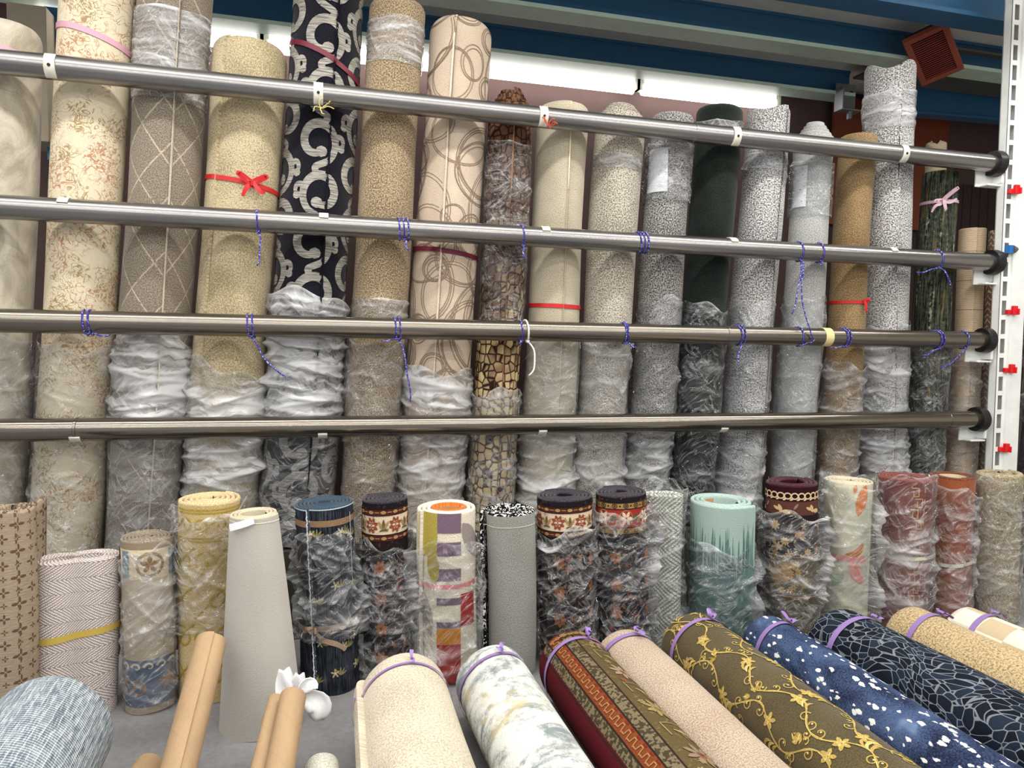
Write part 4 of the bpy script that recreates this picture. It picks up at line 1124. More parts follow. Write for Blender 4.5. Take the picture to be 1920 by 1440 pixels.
def oriental(label, top, w, xb, seed, kind, seam=130, Y=2.62):
    r = stand(label, top, w, xb, C_BACK, Y=Y, turns=5, t=0.015, seam=seam, seed=seed)
    if kind == 0:
        m = m_bands('oriental_rug', r.L, [(-1, DK), (0.026, WINE), (0.051, CRM), (0.119, WINE), (0.144, rgb(34, 26, 28))], 0.35, fleck=rgb(96, 62, 44))
        it = border_items(r)
    else:
        m = m_bands('oriental_rug_red', r.L, [(-1, DK), (0.026, GLD), (0.052, rgb(158, 52, 46)), (0.125, rgb(150, 120, 72)), (0.148, rgb(32, 34, 42))], 0.35, fleck=rgb(140, 70, 50))
        it = []; n = int(2*PI*r.R/0.045)
        for i in range(n):
            u = -PI*r.R+(i+0.5)*2*PI*r.R/n
            it += [ring(u, r.L-0.039, 0.010, 0.008, 0.003, DK, 14), blob(u, r.L-0.039, 0.004, WINE), blob(u+0.022, r.L-0.039, 0.0035, DK)]
            if i % 2: it += flower(u, r.L-0.088, 0.026, CRM, RST, 6); it.append(ring(u, r.L-0.088, 0.03, 0.032, 0.003, GLD, 18))
            else: it += [lens(u-0.02, r.L-0.10, 0.03, 0.03, 0.016, OLV), lens(u+0.004, r.L-0.11, 0.02, 0.03, 0.012, GLD)]
            it += [ring(u, r.L-0.137, 0.008, 0.007, 0.003, WINE, 12)]
        for w_ in (0.027, 0.051, 0.124, 0.149): it.append(uring(r.R, r.L-w_, 0.003, DK))
    r.body.data.materials[0] = m; r.body.data.materials[2] = pile('oriental_edge', rgb(34, 30, 38), rgb(74, 68, 76), 200); r.body.data.materials[1] = m
    rd = random.Random(seed)
    it += field(r.R, 0.02, r.L-0.16, ([RST, ROS, rgb(124, 78, 54), OLV, TEAL, TEAL], [rgb(150, 132, 100), OLV, TEAL]), 190, seed, 0.013)
    for j in range(4):
        for u in (-0.16, -0.02, 0.14): it += flower(u, r.L-0.24-0.11*j, 0.024, rgb(158, 98, 58), WINE, 7, j, 0.6)
    r.motif(it)
    return r
F6 = oriental('dark oriental rug roll with a cream flower border, left of the colour block rug', (718, 932), 93, 726, 46, 0)
F6.film(0.01, F6.L-0.16, FILM, 46, pad=0.008, bunch=8, amp=0.012, haze=0.02, bhaze=0.22, crease=36, camp=0.018, loose=0.010, fins=((72, 0.1, 0.5, 0.03),))
# ---- colour blocks
CB = rgb(238, 230, 206)
F7 = stand('white rug roll with purple, orange and red colour blocks in a clear bag', (841, 949), 118, 840, [pile('white_block_rug', rgb(206, 196, 168), rgb(246, 240, 222), 200, 0.3, 0.7, 0.2, 0.5), LINED, pile('white_block_edge', rgb(216, 208, 190), rgb(246, 240, 226), 200)], Y=2.60, turns=3, t=0.018, seam=-148, seed=47)
L = F7.L; PUR, ORG, RED_, OLI = rgb(122, 100, 118), rgb(206, 136, 48), rgb(168, 44, 36), rgb(172, 156, 74)
it = [rect(-0.125, -0.047, L-0.165, L-0.004, OLI), lens(-0.075, L-0.14, 0.02, -0.12, 0.055, OLI)]
for a_, b_2 in ((0.004, 0.075), (0.108, 0.158), (0.205, 0.250), (0.312, 0.338), (0.400, 0.422)): it.append(rect(-0.047, 0.053, L-b_2, L-a_, PUR))
it += [rect(-0.047, 0.053, L-0.482, L-0.424, ORG), rect(-0.047, 0.053, L-0.70, L-0.484, RED_), rect(0.053, 0.125, L-0.42, L-0.300, RED_),
       lens(0.06, L-0.04, 0.10, -0.14, 0.075, rgb(150, 138, 136)), lens(-0.11, L-0.30, 0.035, -0.16, 0.05, rgb(168, 158, 148)), lens(0.075, L-0.32, 0.05, -0.10, 0.03, rgb(186, 70, 50))]
F7.motif(it)
CORE_Y = 0.05
F7.core(F7.R-3*0.018-0.004, KRAFT)
o = F7.strips('inner_wrap', [], FILM)
oring = pile('orange_inner_pile', rgb(206, 92, 30), rgb(242, 140, 62), 200)
for k_, (rr, mt) in enumerate(((F7.R-0.052, oring),)):
    n = 40; V = []; 
    for r_, z_ in ((rr, 0.0), (rr, L), (rr-0.010, L+0.001), (rr-0.010, 0.0)):
        for i in range(n): V.append((r_*math.cos(2*PI*i/n), r_*math.sin(2*PI*i/n), z_))
    mesh_obj('inner_turn', V, [(j*n+i, j*n+(i+1) % n, (j+1)*n+(i+1) % n, (j+1)*n+i) for j in range(3) for i in range(n)], mt, F7.root, uv=[(v[0], v[1]) for v in V])
F7.band('ribbon', L-0.27, 0.016, plain('rose_ribbon', rgb(214, 120, 126), 0.5), sag=-0.03)
F7.film(0.01, L-0.12, FILM, 47, pad=0.009, bunch=4, amp=0.010, haze=0.02, bhaze=0.2, crease=34, camp=0.016, loose=0.012, flare=0.012, fins=((-72, 0.2, F7.L-0.06, 0.035), (80, 0.1, 0.5, 0.02)))
# ---- grey back with black and white pile inside
def m_zebra():
    g = G('black_white_tufts'); u, v = g.uv()
    n = g.noise(g.vec(u*60, v*34, 0), 1.0, 2, 0.5, 1.5)
    return g.shade(g.mix(n.ss(0.54, 0.58), rgb(14, 14, 14), rgb(236, 236, 232)), n, strength=0.5, spec=0.1)
MZ = m_zebra()
def m_zebra_edge():
    g = G('black_white_edge'); x, y, z = g.obj()
    n = g.noise(g.vec(x, y, z), 70, 2, 0.5, 1.0)
    return g.shade(g.mix(n.ss(0.52, 0.56), rgb(14, 14, 14), rgb(236, 236, 232)), n, strength=0.5, spec=0.1)
F8 = stand('grey backed rug roll showing black and white tufts at its rim', (954, 954), 102, 958, [pile('grey_backing', rgb(112, 111, 106), rgb(172, 171, 165), 260, 0.3, 0.7, 0.1, 0.16), MZ, m_zebra_edge()], Y=2.58, turns=4, t=0.016, seam=-158, seed=48, flap=0.012)
F8.motif([uring(F8.R, F8.L-0.048, 0.003, rgb(206, 202, 190))], name='edge_stitching')
F9 = oriental('dark oriental rug roll with a cream flower border, right of the grey backed roll', (1057, 927), 110, 1060, 49, 0)
F9.film(0.01, F9.L-0.12, FILM, 49, pad=0.009, bunch=8, amp=0.012, haze=0.02, bhaze=0.22, crease=40, camp=0.018, loose=0.012)
F10 = oriental('dark oriental rug roll with a red flower border in a clear bag', (1163, 920), 102, 1166, 50, 1)
F10.film(0.01, F10.L-0.06, FILM, 50, pad=0.010, bunch=8, amp=0.012, haze=0.02, bhaze=0.22, crease=40, camp=0.018, loose=0.014, fins=((66, 0.1, 0.62, 0.05),))
# ---- white knitted
F11 = stand('flat folded off-white knitted rug in a clear bag left of the mint roll', (1243, 925), 66, 1236, m_herring('off_white_knit', rgb(152, 154, 138), rgb(232, 234, 222), 0.07, 0.018, False), Y=2.66, oval=0.2, turns=3, t=0.012, seed=51, seam=90)
F11.film(0.01, F11.L+0.035, FILM, 51, pad=0.010, bunch=5, amp=0.010, haze=0.02, bhaze=0.2, crease=22, camp=0.014, loose=0.010, flare=0.004)
# ---- mint drips
def m_drip(L):
    g = G('mint_drips'); u, v = g.uv()
    w = (v*-1.0)+L
    n = g.noise(g.vec(u*85, v*1.5, 0), 1.0, 3, 0.7); n2 = g.noise(g.vec(u*120, v*4, 5), 1.0, 2); p = g.noise(g.vec(u, v, 0), 220, 2)
    reach = n.ss(0.34, 0.70)*0.24+0.03+n2*0.06
    m = (w-reach).ss(0.012, -0.006)
    tone = g.noise(g.vec(u*30, v*6, 8), 1.0, 3)
    lightc = g.mix(p, rgb(142, 166, 158), rgb(170, 192, 184)); darkc = g.mix((tone*0.6+p*0.4).ss(0.3, 0.7), rgb(80, 108, 104), rgb(108, 136, 131))
    return g.shade(g.mix(m, darkc, lightc), p, strength=0.35, spec=0.12)
MINT = pile('mint_edge', rgb(158, 184, 176), rgb(190, 212, 205), 220)
F12 = stand('mint green rug roll with paler dripping streaks', (1354, 936), 128, 1347, [MINT, MINT, MINT], Y=2.62, turns=3, t=0.020, seam=-28, seed=52, flap=0.012)
F12.body.data.materials[0] = m_drip(F12.L)
F12.core(F12.R-3*0.020, KRAFT)
F12.film(0.006, F12.L-0.16, FILM, 52, pad=0.007, bunch=6, amp=0.010, haze=0.03, bhaze=0.22, crease=26, camp=0.014, loose=0.008, fins=((74, 0.1, 0.45, 0.045),))
# ---- burgundy
BUR = rgb(46, 16, 24)
F13 = stand('burgundy rug roll with a cream chain border, gold flowers lower down', (1484, 901), 105, 1481, C_BACK, Y=2.62, turns=3, t=0.018, seam=60, seed=53)
L = F13.L; MB_ = m_bands('burgundy_rug', L, [(-1, BUR), (0.068, rgb(92, 58, 50)), (0.125, rgb(38, 28, 28)), (0.30, rgb(96, 86, 66))], 0.35)
for i in range(2): F13.body.data.materials[i] = MB_
F13.body.data.materials[2] = pile('burgundy_edge', rgb(44, 14, 24), rgb(84, 38, 48), 200)
it = []; n = 24
for i in range(n):
    u = -PI*F13.R+(i+0.5)*2*PI*F13.R/n
    it += [ring(u, L-0.044, 0.014, 0.012, 0.0055, rgb(214, 190, 150), 18), lens(u+0.008, L-0.062, 0.016, 0.008, 0.008, rgb(214, 190, 150))]
for u in (-0.17, -0.04, 0.10, 0.22):
    it += [lens(u, L-0.115, -0.012, 0.034, 0.018, rgb(206, 176, 130)), lens(u, L-0.108, 0.042, -0.004, 0.018, rgb(206, 176, 130)), lens(u-0.006, L-0.105, -0.03, 0.014, 0.012, rgb(206, 176, 130)), lens(u+0.05, L-0.10, 0.02, 0.025, 0.010, rgb(150, 122, 96))]
it += field(F13.R, L-0.30, L-0.14, ([rgb(206, 170, 124), rgb(176, 124, 90)], [CRM, GLD]), 26, 9, 0.018)
for k_ in range(46):
    rd2 = random.Random(k_); u = rd2.gauss(-0.02, 0.035); v = L-0.38+rd2.gauss(0, 0.035); it += flower(u, v, 0.014, rgb(188, 150, 88), rgb(110, 80, 40), 6, k_)
it += [uring(F13.R, L-0.30, 0.004, rgb(188, 130, 80)), uring(F13.R, L-0.47, 0.004, rgb(188, 130, 80))]
F13.motif(it)
F13.film(0.01, L-0.125, FILM, 53, pad=0.009, bunch=10, amp=0.012, haze=0.03, bhaze=0.28, crease=40, camp=0.018, loose=0.012, fins=((68, 0.1, 0.66, 0.045), (-74, 0.2, 0.64, 0.02)))
# ---- cream and orange
def m_cloudy(name, a, b, c=None, s=7):
    g = G(name); u, v = g.uv(); n = g.noise(g.vec(u, v, 0), s, 3, 0.6, 0.5); p = g.noise(g.vec(u, v, 0), 220, 2); k2 = g.noise(g.vec(u, v, 6), s*0.8, 2)
    col = g.mix((n*0.85+p*0.15).ss(0.36, 0.62), a, b)
    if c: col = g.mix(k2.ss(0.58, 0.68)*0.8, col, c)
    return g.shade(col, p, strength=0.4, spec=0.12)
F14 = stand('cream and sage rug roll with orange blade shapes, in a clear bag', (1591, 899), 98, 1577, [m_cloudy('cream_sage', rgb(176, 182, 164), rgb(228, 220, 192)), LINED, LINED], Y=2.62, turns=5, t=0.015, seam=60, seed=54)
L = F14.L; OR2 = rgb(206, 124, 66)
F14.motif([lens(0.078, L-0.002, -0.034, -0.135, 0.050, OR2), lens(0.032, L-0.004, -0.006, -0.035, 0.016, OR2), lens(0.075, L-0.25, -0.075, -0.052, 0.03, OR2, bend=0.2), rect(-0.10, 0.09, L-0.335, L-0.31, rgb(222, 148, 146)), lens(0.02, L-0.33, 0.06, -0.10, 0.05, rgb(220, 150, 140)), lens(-0.05, L-0.45, 0.05, 0.06, 0.03, rgb(150, 176, 132))])
F14.film(0.01, L+0.004, FILM, 54, pad=0.010, bunch=6, amp=0.012, haze=0.05, bhaze=0.25, crease=36, camp=0.016, loose=0.014, fins=((70, 0.3, 0.62, 0.06), (74, 0.05, 0.3, 0.05)))
# ---- brick red with key pattern
F15 = stand('brick red rug roll with a gold key pattern and a white tie, in film', (1697, 893), 116, 1682, [pile('brick_red', rgb(100, 48, 44), rgb(148, 82, 74), 210, 0.3, 0.7, 0.25, 0.3)]*3, Y=2.62, turns=5, t=0.014, seam=60, seed=55)
it = []; kc = rgb(206, 160, 104); L = F15.L
for j in range(14):
    v = L-0.03-0.047*j
    for u in (0.045,):
        du = 0.016 if j % 2 else -0.002
        it.append((line((u+du-0.014, v), (u+du+0.018, v), (u+du+0.018, v-0.036), (u+du-0.004, v-0.036), (u+du-0.004, v-0.012), n=3), 0.0055, kc))
    it.append(rect(0.086, 0.092, v-0.02, v, kc))
F15.motif(it)
WTIE = plain('pale_tie', rgb(222, 220, 196), 0.5)
F15.band('tie', F15.v_at(1046), 0.016, WTIE, tilt=0.04, off=0.012)
F15.film(0.01, L+0.01, FILM, 55, pad=0.007, bunch=34, amp=0.010, haze=0.05, bhaze=0.28, crease=30, camp=0.014, loose=0.008, bv=(0.12, 0.45))
# ---- rust
F16 = stand('rust orange rug roll with a visible wound rim and a white tie', (1789, 891), 98, 1776, [pile('rust_orange', rgb(130, 68, 44), rgb(172, 100, 68), 210, 0.3, 0.7, 0.25, 0.3), LINED, pile('rust_edge', rgb(58, 26, 20), rgb(150, 76, 44), 200)], Y=2.66, turns=3, t=0.013, seam=-60, seed=56)
F16.band('tie', F16.v_at(1060), 0.016, WTIE, tilt=0.10, sag=-0.06, off=0.008)
F16.film(0.01, F16.L-0.055, FILM, 56, pad=0.008, bunch=10, amp=0.010, haze=0.06, bhaze=0.3, crease=30, camp=0.016, loose=0.010, fins=((66, 0.15, 0.5, 0.03),))
# ---- shag
def m_shag():
    g = G('beige_shag'); u, v = g.uv()
    n = g.noise(g.vec(u*110+v*60, v*45-u*30, 0), 1.0, 3, 0.6, 2.5); p = g.noise(g.vec(u, v, 0), 130, 3, 0.7)
    return g.shade(g.mix((n*0.6+p*0.4).ss(0.36, 0.62), rgb(134, 118, 88), rgb(228, 214, 182)), n+p*0.5, strength=0.9, dist=0.01, spec=0.1)
F17 = stand('beige shaggy rug roll at the right end of the standing row', (1868, 884), 104, 1862, m_shag(), Y=2.62, turns=2, t=0.04, seam=60, seed=57, wob=0.006)
F17.film(0.01, F17.L-0.03, FILM, 57, pad=0.009, bunch=16, amp=0.012, haze=0.05, bhaze=0.35, crease=22, camp=0.014, loose=0.012, bv=(0.01, 0.3))
# ------------------------------------------------------------------ rolls lying on the floor, their ends towards the rack
GRL = 'carpet rolls lying on the floor'
def lay(label, apex, R, mats, yaw=0.0, Ln=1.35, **kw):
    """apex = image point of the highest visible spot of the far end"""
    h = np.array(at_z(apex[0], apex[1], 2*R)); h[2] = R+0.002
    d = np.array([math.sin(math.radians(yaw)), -math.cos(math.radians(yaw)), 0.0])
    kw.setdefault('turns', 3); kw.setdefault('t', 0.014); kw.setdefault('seam', 100); kw.setdefault('dome', 0.16)
    return Roll('carpet_roll', label, 'carpet roll', h+d*Ln, h, R, mats, group=GRL, front=(0, -0.35, 1.0), **kw)
def lilac(r, dist, bow, tilt=0.0, w=0.020, seed=0, tails=None):
    return r.band('ribbon', r.L-dist, w, RIB_LILAC, tilt=tilt, bow=bow, seed=seed, off=0.005, tails=tails or [(-0.008, 0.05, 0.012, False), (0.022, -0.03, 0.012, False), (0.03, 0.02, 0.016, True)])
# blue grey woven
def m_woven():
    g = G('blue_grey_weave'); u, v = g.uv()
    w = g.noise(g.vec(u*3, v*9, 1), 1.0, 2); a = (u+w*0.012)/0.021; rib = (a.fract()-0.5).abs()*2; row = a.floor()
    st = g.noise(g.vec(row*5.7, v*5, 3), 1.0, 3, 0.6); fine = g.noise(g.vec(u*230, v*26, 0), 1.0, 3, 0.65)
    cross = ((v+u*0.15+w*0.01)/0.0095*2*PI).sin()
    c = g.mix((fine*0.62+st*0.30+cross*0.07).ss(0.34, 0.60), rgb(104, 118, 132), rgb(204, 212, 216))
    c = g.mix(st.ss(0.56, 0.66)*fine.ss(0.4, 0.55)*0.6, c, rgb(92, 106, 122)); c = g.mix(rib.ss(0.78, 0.98)*fine.ss(0.36, 0.5)*0.8, c, rgb(226, 230, 230))
    return g.shade(c, rib*0.5+cross*0.35+fine*0.5, strength=0.8, dist=0.006, spec=0.1)
L0 = lay('pale blue grey woven carpet roll lying at the lower left', (92, 1258), 0.165, m_woven(), yaw=2, seed=60, dome=0.12)
L1 = lay('cream shaggy carpet roll with a lilac ribbon, leftmost of the lying row', (752, 1206), 0.152, pile('cream_shag', rgb(178, 164, 138), rgb(224, 213, 192), 150, 0.3, 0.62, 0.25, 0.7), seed=61, dome=0.28, seam=-158, t=0.02)
lilac(L1, 0.115, 0.02, seed=61, w=0.012, tails=[(0.004, 0.06, 0.016, False), (0.004, -0.008, 0.006, False)])
def m_abstract():
    g = G('white_grey_gold_abstract'); u, v = g.uv()
    n = g.noise(g.vec(u*0.9, v*1.5, 0), 7, 5, 0.62, 0.8); m = g.noise(g.vec(u*1.0, v*1.6, 7), 5.5, 4, 0.6, 0.6); p = g.noise(g.vec(u, v, 0), 130, 3, 0.65); w = g.noise(g.vec(u, v, 4), 22, 4, 0.65)
    c = g.mix(p, rgb(196, 200, 194), rgb(240, 240, 234))
    c = g.mix((n*0.6+w*0.25+p*0.15).ss(0.47, 0.60)*0.85, c, rgb(112, 124, 128)); c = g.mix((m*0.65+w*0.25+p*0.1).ss(0.54, 0.64)*0.7, c, rgb(206, 186, 134))
    return g.shade(c, p, strength=0.7, dist=0.006, spec=0.1)
L2 = lay('white carpet roll with abstract grey and gold smudges', (918, 1199), 0.128, m_abstract(), seed=62, dome=0.24, yaw=1)
lilac(L2, 0.105, 0.015, tilt=0.05, seed=62, w=0.016, tails=[(0.012, 0.05, 0.016, False), (-0.01, 0.01, 0.01, True)])
# oriental runner: red edge, dark bands, olive field
def m_runner():
    g = G('red_olive_runner'); u, v = g.uv()
    p = g.noise(g.vec(u, v, 0), 200, 2.5); ck = g.vor(g.vec(u, v, 0), 120, 'F1', 0.6, 'Color'); mot = g.noise(g.vec(u, v, 2), 40, 3, 0.6, 1.4)
    RED, DKB, CH, RU, OL = rgb(86, 22, 30), rgb(46, 33, 27), rgb(120, 108, 84), rgb(122, 62, 34), rgb(90, 77, 50)
    ch = g.mix(ck.gt(0.5), rgb(66, 58, 44), rgb(116, 104, 80))
    c = g.bands(u, [(-9, RED), (-0.150, DKB), (-0.144, RED)])
    for x0, col in ((-0.138, ch), (-0.108, DKB), (-0.102, RU), (-0.060, DKB), (-0.054, ch), (-0.018, DKB), (-0.012, OL), (0.15, DKB), (0.156, ch), (0.18, RED)):
        c = g.mix(u.gt(x0), c, col)
    tp = (v).gt(1.35-0.028); c = g.mix(tp, c, RED)
    c = g.mix(mot.ss(0.58, 0.66)*u.gt(-0.012)*u.lt(0.15)*0.45, c, rgb(140, 122, 78))
    hs = g.n('ShaderNodeHueSaturation'); g.put(hs.inputs['Color'], c); g.put(hs.inputs['Value'], p*0.8+0.6)
    return g.shade(S(hs.outputs[0], g), p, strength=0.4, spec=0.12)
L3 = lay('red edged oriental carpet roll with an olive flower field', (1068, 1173), 0.132, m_runner(), seed=63, yaw=1, dome=0.2)
it = []; gz = rgb(160, 118, 76); go = rgb(146, 130, 86); br2 = rgb(96, 50, 40)
n = 36
for i in range(n):
    v = 0.03+i*(L3.L-0.08)/n; h = (L3.L-0.08)/n
    it.append((line((-0.094, v), (-0.072, v+h*0.15), (-0.072, v+h*0.5), (-0.090, v+h*0.55), (-0.090, v+h*0.95), n=3), 0.004, gz))
    it.append(rect(-0.066, -0.062, v, v+h*0.5, rgb(120, 40, 30)))
rd = random.Random(8)
for i in range(11):
    v = L3.L-0.10-i*0.115
    cs = [rgb(136, 116, 94), go, rgb(156, 134, 108)][i % 3]
    if i % 2 == 0:
        it += flower(0.06, v, 0.044, cs, br2, 8, 0.3*i, 0.38); it.append(ring(0.06, v, 0.012, 0.012, 0.004, br2, 14))
    else:
        it += [(line((0.02, v-0.03), (0.015, v+0.03), (0.08, v+0.04), (0.105, v), n=3), 0.005, go), lens(0.04, v, 0.06, -0.012, 0.014, rgb(160, 146, 98)), lens(0.06, v-0.01, 0.01, -0.03, 0.006, go), lens(0.085, v-0.01, 0.01, -0.03, 0.006, go)]
    for q in range(4): it += flower(rd.uniform(0.0, 0.14), v+rd.uniform(-0.055, 0.055), 0.012, rd.choice([go, cs, rgb(140, 84, 60)]), br2, 6, q)
for w_ in (0.048, 0.062, 0.082): it.append((np.stack([np.linspace(-0.1, 0.18, 24), 0*np.linspace(0, 1, 24)+L3.L-w_], -1), 0.006, [rgb(70, 48, 30), gz, go][int(w_*100) % 3]))
for k_ in range(12): it += flower(-0.09+k_*0.024, L3.L-0.050, 0.009, gz, br2, 5, k_)
L3.motif(it, off=0.0018)
lilac(L3, 0.095, 0.035, tilt=0.10, seed=63, w=0.018, tails=[(0.004, 0.03, 0.02, True), (0.012, 0.022, 0.016, False)])
L4 = lay('pinkish beige looped carpet roll between the oriental and the olive vine roll', (1165, 1171), 0.118, pile('pink_beige_loop', rgb(168, 142, 119), rgb(222, 202, 180), 190, 0.34, 0.64, 0.1, 0.9), seed=64, dome=0.3, yaw=1)
lilac(L4, 0.085, 0.02, seed=64, w=0.020, tails=[(0.016, 0.034, 0.014, False), (0.006, -0.032, 0.012, False)])
L5 = lay('olive green carpet roll with golden flowering vines', (1293, 1141), 0.135, pile('olive_ground', rgb(64, 56, 36), rgb(98, 86, 58), 220, 0.3, 0.7, 0.3, 0.25), seed=65, dome=0.22, yaw=1)
def vines(R, L, seed=2):
    rd = random.Random(seed); it = []; c1, c2, c3 = rgb(178, 152, 84), rgb(204, 182, 114), rgb(146, 120, 58)
    def curl(x, y, a, s, sg):
        it.append((spiral(x+s*math.cos(a), y+s*math.sin(a), s, s*0.3, a+PI, a+PI+sg*5.2, 18), np.linspace(0.0042, 0.003, 18), c1)); it.append(blob(x+s*math.cos(a)+s*0.2, y+s*math.sin(a), 0.0035, c2, 6))
    def sprig(x, y, a, s):
        for k in range(9):
            b = a+rd.uniform(-0.9, 0.9); l = s*rd.uniform(0.5, 1.3); it.append(lens(x+rd.uniform(-.2, .2)*s, y+rd.uniform(-.2, .2)*s, l*math.cos(b), l*math.sin(b), s*0.24, rd.choice((c1, c2, c3))))
    for col, u0 in enumerate((-0.25, -0.155, -0.06, 0.035, 0.13, 0.225, 0.32)):
        k = np.linspace(0, 1, int(L/0.012)); v = 0.01+k*(L-0.03); ph = col*1.9
        u = u0+0.036*np.sin(v*2*PI/0.26+ph)
        it.append((np.stack([u, v], -1), 0.0042, c1)); it.append((np.stack([u+0.004*np.sin(v*60), v], -1), 0.0024, c2))
        m = int(L/0.055)
        for j in range(m):
            vv = 0.04+j*0.055+rd.uniform(-.01, .01); uu = u0+0.036*math.sin(vv*2*PI/0.26+ph); sg = 1 if (j+col) % 2 else -1
            q = j % 4
            if q == 0:
                it += flower(uu+sg*0.008, vv, 0.022, c1, c3, 5, rd.random(), 0.55); it += flower(uu+sg*0.008, vv, 0.012, c2, c3, 6)
            elif q == 1: curl(uu, vv, 0.3 if sg > 0 else PI-0.3, 0.018, sg); curl(uu, vv+0.025, 0.6 if sg < 0 else PI-0.6, 0.013, -sg)
            elif q == 2: sprig(uu+sg*0.03, vv, 0.9 if sg > 0 else PI-0.9, 0.024); curl(uu, vv, PI-0.4 if sg > 0 else 0.4, 0.018, -sg)
            else:
                for t_ in range(3): it.append(lens(uu, vv+t_*0.012, sg*0.036, 0.012+0.010*t_, 0.009, (c1, c2, c1)[t_], bend=0.25*sg))
                curl(uu, vv-0.02, PI if sg > 0 else 0.0, 0.02, sg)
    return it
L5.motif(vines(L5.R, L5.L))
lilac(L5, 0.10, 0.03, tilt=0.08, seed=65, w=0.020, tails=[(0.012, 0.05, 0.022, False), (0.02, 0.02, 0.014, True)])
def m_spots():
    g = G('blue_white_spots'); u, v = g.uv()
    w = g.noise(g.vec(u, v, 0), 60, 2)
    wb = g.noise(g.vec(u, v, 9), 75, 2)
    vv = g.vec(u*1.0+w*0.016, v*0.66+wb*0.016, 0)
    d = g.vor(vv, 44, 'F1', 1.0); c = g.vor(vv, 44, 'F1', 1.0, 'Color'); p = g.noise(g.vec(u, v, 0), 170, 3, 0.65); big = g.noise(g.vec(u, v*0.8, 5), 5, 3, 0.6, 0.5)
    size = c*0.30+0.05+w*0.14
    m = (d-size).ss(0.03, -0.03)*c.gt(0.15)
    base = g.mix((big*0.6+p*0.4).ss(0.38, 0.62), rgb(24, 30, 54), rgb(78, 96, 132))
    base = g.mix((big).ss(0.60, 0.72)*0.6, base, rgb(124, 148, 180))
    return g.shade(g.mix(m, base, rgb(232, 232, 230)), p+m*0.3, strength=0.5, spec=0.12)
L6 = lay('blue carpet roll with irregular white spots', (1432, 1149), 0.118, m_spots(), seed=66, dome=0.25, yaw=1)
lilac(L6, 0.11, 0.03, tilt=0.05, seed=66, w=0.020, tails=[(-0.012, 0.055, 0.022, False), (0.02, 0.006, 0.016, True)])
def m_petals():
    g = G('navy_petal_lines'); u, v = g.uv()
    # dahlia-like swirls: cells stretched round a few flower centres
    w = g.noise(g.vec(u, v, 1), 5.0, 1); w2 = g.noise(g.vec(u, v, 8), 5.0, 1)
    vv = g.vec(u*1.15+w*0.16, v*0.82+w2*0.16, 0)
    e = g.vor(vv, 33, 'DISTANCE_TO_EDGE', 0.8); c = g.vor(vv, 33, 'F1', 0.8, 'Color'); p = g.noise(g.vec(u, v, 0), 200, 2)
    big = g.noise(g.vec(u, v, 4), 5, 2)
    base = g.mix((c*0.4+p*0.3+big*0.4).ss(0.4, 0.75), rgb(18, 23, 33), rgb(36, 46, 62))
    return g.shade(g.mix((e+(p-0.5)*0.012).ss(0.050, 0.024)*0.75, base, rgb(140, 146, 152)), p+e, strength=0.4, spec=0.12)
L7 = lay('navy carpet roll with grey petal outlines', (1565, 1131), 0.142, m_petals(), seed=67, dome=0.24, yaw=2)
lilac(L7, 0.13, 0.07, tilt=0.06, seed=67, w=0.024, tails=[(0.03, 0.02, 0.016, False), (0.012, -0.012, 0.014, True)])
L8 = lay('sandy tan looped carpet roll beside the beige checked one', (1697, 1129), 0.132, pile('tan_loop', rgb(146, 118, 80), rgb(220, 196, 152), 130, 0.34, 0.62, 0.1, 1.0), seed=68, dome=0.26, yaw=2)
lilac(L8, 0.12, 0.055, tilt=0.08, seed=68, w=0.022, tails=[(0.012, 0.03, 0.016, False), (0.02, -0.006, 0.014, True), (0.04, -0.012, 0.01, False)])
def m_check():
    g = G('beige_check'); u, v = g.uv()
    a = (u/0.095).floor(); b = (v/0.11).floor(); p = g.noise(g.vec(u, v, 0), 220, 2); t = ((a+b)*0.5).fract().gt(0.25); t2 = ((a+b*2.0)/3.0).fract().gt(0.5)
    c = g.mix(t, rgb(226, 220, 204), g.mix(t2, rgb(198, 180, 148), rgb(208, 202, 190)))
    hs = g.n('ShaderNodeHueSaturation'); g.put(hs.inputs['Color'], c); g.put(hs.inputs['Value'], p*0.3+0.85)
    return g.shade(S(hs.outputs[0], g), p, strength=0.3, spec=0.12)
L9 = lay('beige and white checked carpet roll at the lower right corner', (1800, 1132), 0.112, m_check(), seed=69, dome=0.2, yaw=2)
lilac(L9, 0.12, 0.05, tilt=0.08, seed=69, w=0.022, tails=[(0.012, 0.02, 0.016, True), (0.03, -0.01, 0.01, False)])
# ------------------------------------------------------------------ cardboard tubes, tissue, small white roll
def m_kraft():
    g = G('kraft_tube'); u, v = g.uv()
    n = g.noise(g.vec(u*8, v*3, 0), 1.0, 4, 0.6); sp = ((u*0.9+v)/0.14).fract(); p = g.noise(g.vec(u, v, 0), 300, 2)
    c = g.mix((n*0.7+p*0.3).ss(0.3, 0.7), rgb(158, 130, 100), rgb(184, 155, 120))
    return g.shade(g.mix(sp.lt(0.012)*0.35, c, rgb(140, 108, 76)), p, strength=0.15, rough=0.7, spec=0.25)
MK = m_kraft()
def card(label, p_far, p_near, R, **kw):
    kw.setdefault('turns', 1); kw.setdefault('t', 0.006)
    return Roll('cardboard_tube', label, 'tube', p_near, p_far, R, MK, group='kraft cardboard tubes', wob=0.001, front=(0, -0.6, 0.9), seam=kw.pop('seam', 150), **kw)
def lean_tube(label, far, Yf, near, Yn, R, **kw):
    a = np.array(at(far[0], far[1], Yf)); b = np.array(at(near[0], near[1], Yn))
    d = (b-a)/np.linalg.norm(b-a); t_ = (R+0.004-a[2])/d[2]
    return card(label, a, a+d*t_, R, **kw)
lean_tube('brown cardboard tube leaning against the gold and grey rug rolls', (396, 1203), 2.28, (336, 1440), 1.92, 0.047, seam=-75)
